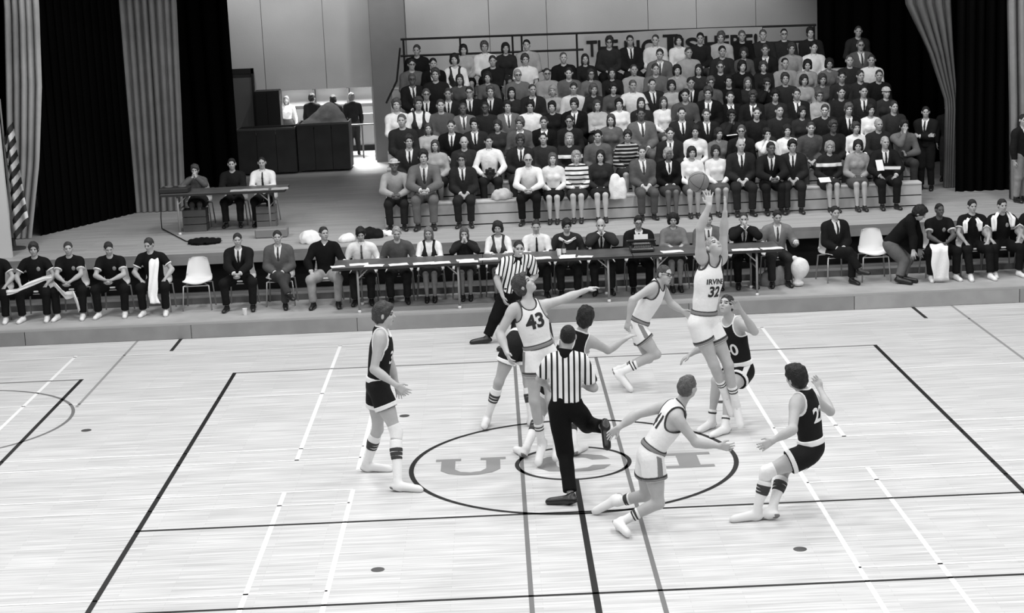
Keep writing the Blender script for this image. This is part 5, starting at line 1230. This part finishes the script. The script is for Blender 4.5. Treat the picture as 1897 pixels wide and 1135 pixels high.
dr = empty('door_1', ((q.x+q2.x)/2, 22.45, ST)); struct(dr); w = (q2.x-q.x)/2
MB().box((-w+.05, 0, .02), (w-.05, .05, zt_-ST-.12)).build('door_leaf', mat('grey_door', .08, rough=.6), dr); MB().box((-w, -.04, 0), (-w+.05, .1, zt_-ST)).build('door_frame', mat('dark_frame_wood', .01), dr); MB().box((w-.05, -.04, 0), (w, .1, zt_-ST)).build('door_frame', mat('dark_frame_wood', .01), dr); MB().box((-w, -.04, zt_-ST-.12), (w, .1, zt_-ST)).build('door_frame', mat('dark_frame_wood', .01), dr)
a_, b_ = at(474, 200, y=22.2), at(520, 200, y=22.2); hz = at(500, 167, y=22.2).z-ST
o = empty('cabinet', ((a_.x+b_.x)/2, 22.25, ST)); tag(o, 'tall black cabinet standing in the doorway beside the grey door', 'cabinet'); w = (b_.x-a_.x)/2
MB().box((-w, -.2, 0), (w, .25, hz), bev=.01).build('body', mat('black_cabinet', .008, rough=.5), o); MB().box((-w+.03, -.222, .05), (-.005, -.201, hz-.05)).build('cabinet_door', mat('black_cabinet', .008), o); MB().box((.005, -.222, .05), (w-.03, -.201, hz-.05)).build('cabinet_door', mat('black_cabinet', .008), o)
T_['st1'] = Template(stand(head=(.3, 0))); T_['st2'] = Template(stand(arms='fold', head=(-.3, .05))); T_['st3'] = Template(stand(h=1.64, female=True, head=(.2, 0)))
def standing(T, px, py, y, z0, rz, label, wear, **k):
    P_ = at(px, py, y=y); sc = min(max((P_.z-z0)/T.R.hd[2], .85), 1.12); return person(T, (P_.x, y, z0), rz, sc, label, wear, **k)
g_ = 'people in the doorway behind the stage'
standing(T_['st1'], 577, 182, 24.3, ST, math.pi*.9, 'dark-clothed person with back turned in the doorway, left of three', outfit('D'), hairg=.01, style='full', group=g_)
standing(T_['st3'], 617, 184, 24.6, ST, math.pi, 'person with full dark hair and back turned in the doorway, middle of three', outfit('D', female=True), hairg=.008, style='bob', group=g_)
standing(T_['st1'], 652, 182, 24.0, ST, math.pi*1.1, 'fair-haired person in black with back turned in the doorway, right of three', outfit('D'), hairg=.14, style='full', group=g_)
standing(T_['st3'], 530, 185, 25.2, ST, .2, 'person in white top beyond the black cabinet in the doorway', outfit('W', female=True), hairg=.1, style='long', group=g_)
for k, (zz) in enumerate((1.55, 1.15)):
    pass
a_, b_ = at(640, 232, y=23.2), at(720, 236, y=23.2); hr = empty('handrail', (a_.x, 23.2, ST)); tag(hr, 'thin metal handrail in the doorway right of the bins', 'handrail')
MB().tube([(0, 0, a_.z-ST), (.95, 0, a_.z-ST)], .02, 8).build('bar', mat('rail_grey', .15, rough=.4), hr); MB().tube([(.0, 0, 0), (0, 0, a_.z-ST)], .02, 8).build('post', mat('rail_grey', .15), hr); MB().tube([(.40, 0, 0), (.40, 0, a_.z-ST)], .02, 8).build('post', mat('rail_grey', .15), hr)
# shelving along the corridor wall
o = empty('wall_shelf', (at(672, 200, y=27.0).x, 27.1, ST)); tag(o, 'dark shelving on the bright corridor wall seen through the doorway', 'shelf')
for zz in (.45, .95, 1.45, 1.85): MB().box((-2.2, -.15, zz), (.5, .15, zz+.06)).build('shelf_board', mat('dark_shelf', .03), o)
for xx in (-2.2, -1.3, -.4, .44): MB().box((xx, -.15, 0), (xx+.06, .15, 2.0)).build('upright', mat('dark_shelf', .03), o)
# people standing in the right wing
standing(T_['st2'], 1716, 207, 13.4, ST, -.5, 'man in dark suit standing at the right end of the bleachers', outfit('S'), hairg=.02, group='people standing in the wings')
standing(T_['st1'], 1757, 203, 14.6, ST, -.2, 'person in dark clothes standing against the tied curtain', outfit('D', .02), hairg=.02, style='full', group='people standing in the wings')
standing(T_['st1'], 1893, 222, 11.4, ST, .5, 'man in dark suit standing by the curtain at the right picture edge', outfit('S', legs=.25), hairg=.02, group='people standing in the wings')
# loose things among the spectators
def slab(name, px, py, y, w, d, t, rx, rz, label, cat, m=None, group=None):
    q = at(px, py, y=y); o = MB().box((-w/2, -d/2, -t/2), (w/2, d/2, t/2), bev=.002).build(name, m or M_PAPER, loc=tuple(q)); o.rotation_euler = (rx, 0, rz); return tag(o, label, cat, group)
slab('program', 1528, 333, seat_y(0)-.30, .20, .14, .008, .5, .1, 'white program in the lap of the woman in the dark-banded striped top', 'program', group='programs held by spectators')
slab('program', 1630, 306, seat_y(0)-.34, .13, .20, .008, 1.1, .2, 'white program held upright by the man at the right end of the front row', 'program', group='programs held by spectators')
slab('program', 1650, 311, seat_y(0)-.36, .34, .10, .01, .4, -.35, 'long pale folder across the knees of the rightmost man in the front row', 'program', group='programs held by spectators', m=cloth(.5))
slab('program', 1356, 250, seat_y(1)-.34, .24, .03, .01, .2, .6, 'narrow white program behind the blouse-clad women of the front row', 'program', group='programs held by spectators')
def photo_camera():
    q = at(908, 318, y=seat_y(1)-.22); t = empty('photo_camera', tuple(q)); tag(t, 'black photo camera held by the white-shirted man in the second bleacher row', 'camera'); m = mat('camera_black', .012, rough=.4)
    MB().box((-.085, -.03, -.05), (.085, .03, .05), bev=.01).build('body', m, t); MB().tube([(0, -.03, 0), (0, -.13, -.02)], [.04, .034], 14).build('lens', m, t); MB().box((-.03, -.025, .05), (.03, .025, .075), bev=.008).build('viewfinder', m, t)
photo_camera()
q = at(300, 370, y=11.72); qf = at(300, 425, z=ST); qe = at(400, 452, z=ST); qm = at(345, 448, z=ST)
o = MB().tube([(q.x, 11.68, ST+.72), (q.x-.02, 11.6, ST+.35), (qf.x, qf.y, ST+.02), (qm.x, qm.y, ST+.012), (qe.x, qe.y, ST+.012)], .010, 6).build('cable', mat('black_cable', .02, rough=.6), smooth=True); tag(o, 'cable running from the tape recorder down to the stage floor', 'cable')

# ------------------------------------------------------------------ spectators on the bleachers
# head position in the photograph, outfit code, sex; rows follow from the height of the head
CROWD = """718 306 L m hat knees|785 289 G m - knees|855 299 S m - lap|983 304 W m bald knees|1023 301 W f - lap|1067 291 T f fair lap|1113 289 D f long lap|1190 291 G m - lap|1243 289 S f grey lap|1278 290 W f - lap|1327 283 W f - lap|1373 269 S m bald lap|1430 273 S m - knees|1465 277 S m - lap|1537 273 T f fair lap|1590 273 L f full lap|1640 268 S m grey thigh
806 274 L f - lap|757 262 S m - lap|860 268 D m bald lap|905 264 W m - thigh|963 264 S m - lap|1007 262 D m - lap|1055 257 T f fair lap|1108 252 M m - lap|1162 252 T f - lap|1242 248 S m - lap|1295 243 W f full lap|1333 250 M f - lap|1402 243 S m - lap|1452 246 W f - chin|1502 241 W f full lap|1536 241 M m - lap|1573 254 D m - lap|1612 245 W f - lap|1656 238 D m grey lap|1680 246 M m - chin
744 224 D m - lap|795 241 L f - lap|847 238 S m - lap|896 238 S m - lap|918 242 D f - lap|946 233 G m - lap|1000 229 S m - lap|1056 226 D m - lap|1132 222 M f - lap|1188 212 G m - lap|1264 211 S m - lap|1355 213 D f - chin|1310 215 S m - lap|1454 205 D m - lap|1409 212 D m - lap|1487 208 D f - lap|1581 203 S m - lap|1626 212 W f - lap|1674 215 D m - lap|1535 208 D m - lap
728 195 W f - lap|755 193 V f - lap|854 209 G m - lap|899 207 D m - lap|956 200 G m - lap|998 203 W m - lap|1013 205 D f - lap|1045 202 S m - lap|1083 204 L f - fold|1161 202 W f - lap|1176 207 D f - lap|1222 205 W f - lap|1360 193 S m - lap|1409 189 S m - lap|1454 197 D m - lap|1487 188 S m - lap|1535 187 L f - fold|1570 184 D m - lap|1610 176 S m - lap|1642 172 D f hat lap
797 180 S m - fold|852 179 S m - lap|907 180 S m glasses lap|955 170 S m - lap|987 177 D f long lap|1045 168 S m - lap|1073 168 L f fair lap|1093 169 W m - lap|1113 170 D f - lap|1143 164 M f - lap|1190 167 H m - thigh|1245 172 S m - lap|1277 175 L f - lap|1309 184 S m - lap|1329 168 M m - lap|1383 164 D m - lap|1398 165 D f - lap|1410 166 D f - chin|1440 164 D m - lap|1471 160 L f - lap|1484 162 M f - lap|1556 156 D m - lap|1599 147 D m - lap|1657 158 D m - lap
763 148 S m glasses lap|852 150 M f - lap|903 144 M f - lap|959 140 M m fair lap|1030 141 L m - fold|1081 142 M m - lap|1115 146 M f - lap|1136 148 D f - lap|1158 142 L m - lap|1203 136 M m - lap|1248 144 L f full lap|1295 140 D f - lap|1338 132 D m - lap|1371 123 D f - lap|1430 138 D f - lap|1451 126 L m - lap|1503 125 L f full lap|1544 118 M f - lap|1557 120 D m - lap|1630 126 W m - lap
762 123 M m - lap|809 122 S m - lap|835 111 V f full lap|913 113 D m - fold|973 116 H m - lap|1045 107 D m - lap|1084 123 D f - lap|1223 114 G m - lap|1276 114 L m - lap|1354 112 D m - lap|1380 103 M f - lap|1403 110 S m - lap|1466 102 L m - lap|1508 98 W m - lap|1596 93 G m - lap
772 93 D m - lap|865 94 L f full lap|912 96 W m - lap|937 99 D f full lap|955 86 L m - lap|1132 93 D m - lap|1165 83 S m - lap|1215 86 W m - lap|1278 83 W f full lap|1320 81 D m - lap|1351 79 L m - lap|1372 76 D m - lap|1387 75 D m - lap|1429 76 D m - lap|1503 71 D m - lap|1590 74 D m - lap"""
ORD = ['first', 'second', 'third', 'fourth', 'fifth', 'sixth', 'seventh', 'eighth', 'ninth', 'tenth', 'eleventh', 'twelfth', 'thirteenth', 'fourteenth', 'fifteenth', 'sixteenth', 'seventeenth', 'eighteenth', 'nineteenth', 'twentieth', 'twenty-first', 'twenty-second', 'twenty-third', 'twenty-fourth', 'twenty-fifth', 'twenty-sixth']
ROWN = ['front', 'second', 'third', 'fourth', 'fifth', 'sixth', 'seventh', 'top']
VOX_C = .0135
CT = {}
def ctm(sex, arms, var):
    k = (sex, arms, var)
    if k not in CT:
        hd = [(-.12, .02), (.16, .08), (.02, -.02)][var]; fem = sex == 'f'
        lean = {'lap': [.05, .12, -.02][var], 'knees': [.30, .22, .26][var], 'thigh': .1, 'fold': .05, 'chin': .32, 'face': .25, 'raise': .05}[arms]
        CT[k] = Template(sit(h=1.66 if fem else 1.76, lean=lean, arms=arms, head=hd, spread=[.15, .19, .13][var], female=fem, side=[0, .04, -.05][var], feet=[0, .06, -.04][var]), vox=VOX_C)
    return CT[k]
DESC = {('S', 'm'): 'man in dark suit', ('S', 'f'): 'woman in dark jacket and white collar', ('G', 'm'): 'man in grey jacket and tie', ('W', 'm'): 'man in white long-sleeved shirt', ('W', 'f'): 'woman in white blouse', ('H', 'm'): 'man in white short-sleeved shirt',
        ('L', 'm'): 'man in light grey top', ('L', 'f'): 'woman in light grey top', ('M', 'm'): 'man in grey sweater', ('M', 'f'): 'woman in grey sweater', ('D', 'm'): 'man in black sweater', ('D', 'f'): 'woman in black top', ('T', 'f'): 'woman in striped top', ('V', 'f'): 'woman in dark vest and white blouse'}
def crowd():
    r = random.Random(21); rows = [[] for _ in range(NR)]
    for i, ln in enumerate(CROWD.split('\n')):
        for e in ln.split('|'):
            px, py, code, sex, mod, arms = e.split(); px, py = float(px), float(py)
            y = seat_y(i)+.12; P_ = at(px, py, y=y-.07); rows[i].append([P_.x, P_.z, code, sex, mod, arms])
    for i, R_ in enumerate(rows):
        R_.sort(key=lambda t: t[0])
        # empty places of the middle rows are taken by people in dark clothes
        if 1 <= i <= 5:
            k = 0
            while k < len(R_)-1:
                gap = R_[k+1][0]-R_[k][0]
                if gap > .84:
                    n = max(1, int(gap/.46)-1)
                    for q in range(n): R_.insert(k+1+q, [R_[k][0]+gap*(q+1)/(n+1), None, r.choice('DDSDM'), r.choice('mmf'), '-', 'lap'])
                    k += n
                k += 1
        # neighbours keep elbow room
        for _ in range(60):
            for k in range(len(R_)-1):
                d = R_[k+1][0]-R_[k][0]
                if d < .42: m = (.42-d)/2; R_[k][0] -= m; R_[k+1][0] += m
            for t in R_: t[0] = min(max(t[0], BX0+.2), BX1-.2)
        for k, (X, Z, code, sex, mod, arms) in enumerate(R_):
            if code == 'S' and sex == 'f' and arms == 'lap' and mod == '-': code = 'D'
            T = ctm(sex, arms, r.randrange(3) if arms == 'lap' else 0); z0 = ST+RISE*i; yy = seat_y(i)+.15
            nz = T.R.hd[2]; sc = r.uniform(.97, 1.03) if Z is None else min(max((Z-z0)/nz, .92), 1.08)
            # standing height of the head decides how upright the spectator sits
            style = {'m': r.choice(['short', 'short', 'crew', 'full']), 'f': r.choice(['bob', 'long', 'full', 'bob'])}[sex]; hg = r.choice([.012, .02, .03, .05, .09])
            gl = mod == 'glasses' or r.random() < .16
            if mod == 'hat': style, hg = 'hat', .5
            elif mod == 'bald': style, hg = 'balding', .08
            elif mod == 'grey': hg = .35; style = 'crew' if sex == 'm' else 'bob'
            elif mod == 'fair': hg = .3
            elif mod == 'long': style = 'long'; hg = .015
            elif mod == 'full': style = 'full' if sex == 'm' else 'bob'; hg = .015
            g = {'S': r.choice([.008, .014, .022]), 'G': r.uniform(.07, .14), 'W': r.uniform(.66, .8), 'L': r.uniform(.28, .42), 'M': r.uniform(.07, .14), 'D': r.uniform(.008, .03), 'V': .03, 'H': .75, 'T': .5}[code]
            if code == 'T':
                w = outfit('L', .4, female=True, legs=.03); dk, lt, pr, du = [(.02, .75, .085, .35), (.02, .75, .30, .78), (.015, .45, .07, .6), (.02, .7, .15, .55)][[t for t in R_ if t[2] == 'T'].index([X, Z, code, sex, mod, arms])+(0 if i == 0 else 1)] if i < 2 else (.02, .7, .1, .5)
                w = [(a, n, stripe_mat('striped_knit_%d_%d' % (i, k), (0, 0, 1), pr, du, dk, lt)) if n == 'sweater' else (a, n, m) for a, n, m in w]
            else: w = outfit(code, g, female=(sex == 'f'), legs=r.choice([.01, .02, .04, .08]) if code not in 'SG' else None)
            if i > 0 and code != 'T': pass
            lab = '%s, %s bleacher row, %s from left' % (DESC[(code, sex)], ROWN[i], ORD[k])
            if gl: lab = lab.replace(',', ' wearing glasses,', 1)
            person(T, (X-T.R.hd[0]*sc, yy, z0), r.uniform(-.12, .12), sc, lab, w, hairg=hg, style=style, sk=r.uniform(.33, .46) if r.random() > .06 else .12, glasses=gl, group='spectators on the bleachers')
crowd()
q = at(930, 372, y=seat_y(0)+.1); bundle('pale_coat', (q.x, seat_y(0)+.10, seat_z(0)+.001), .30, .14, .18, 'pale coat left on the empty place of the front bench', 'coat', m=cloth(.55), seed=31)
q = at(1147, 352, y=seat_y(0)-.2); bundle('white_bag', (q.x, seat_y(0)-.12, ST+.38), .17, .12, .42, 'white bag held on the lap between the dark-topped woman and grey-suited man', 'bag', seed=33, crease=.008)

# the bench scene was only used while shaping meshes
if BENCH is not None: bpy.data.scenes.remove(BENCH)
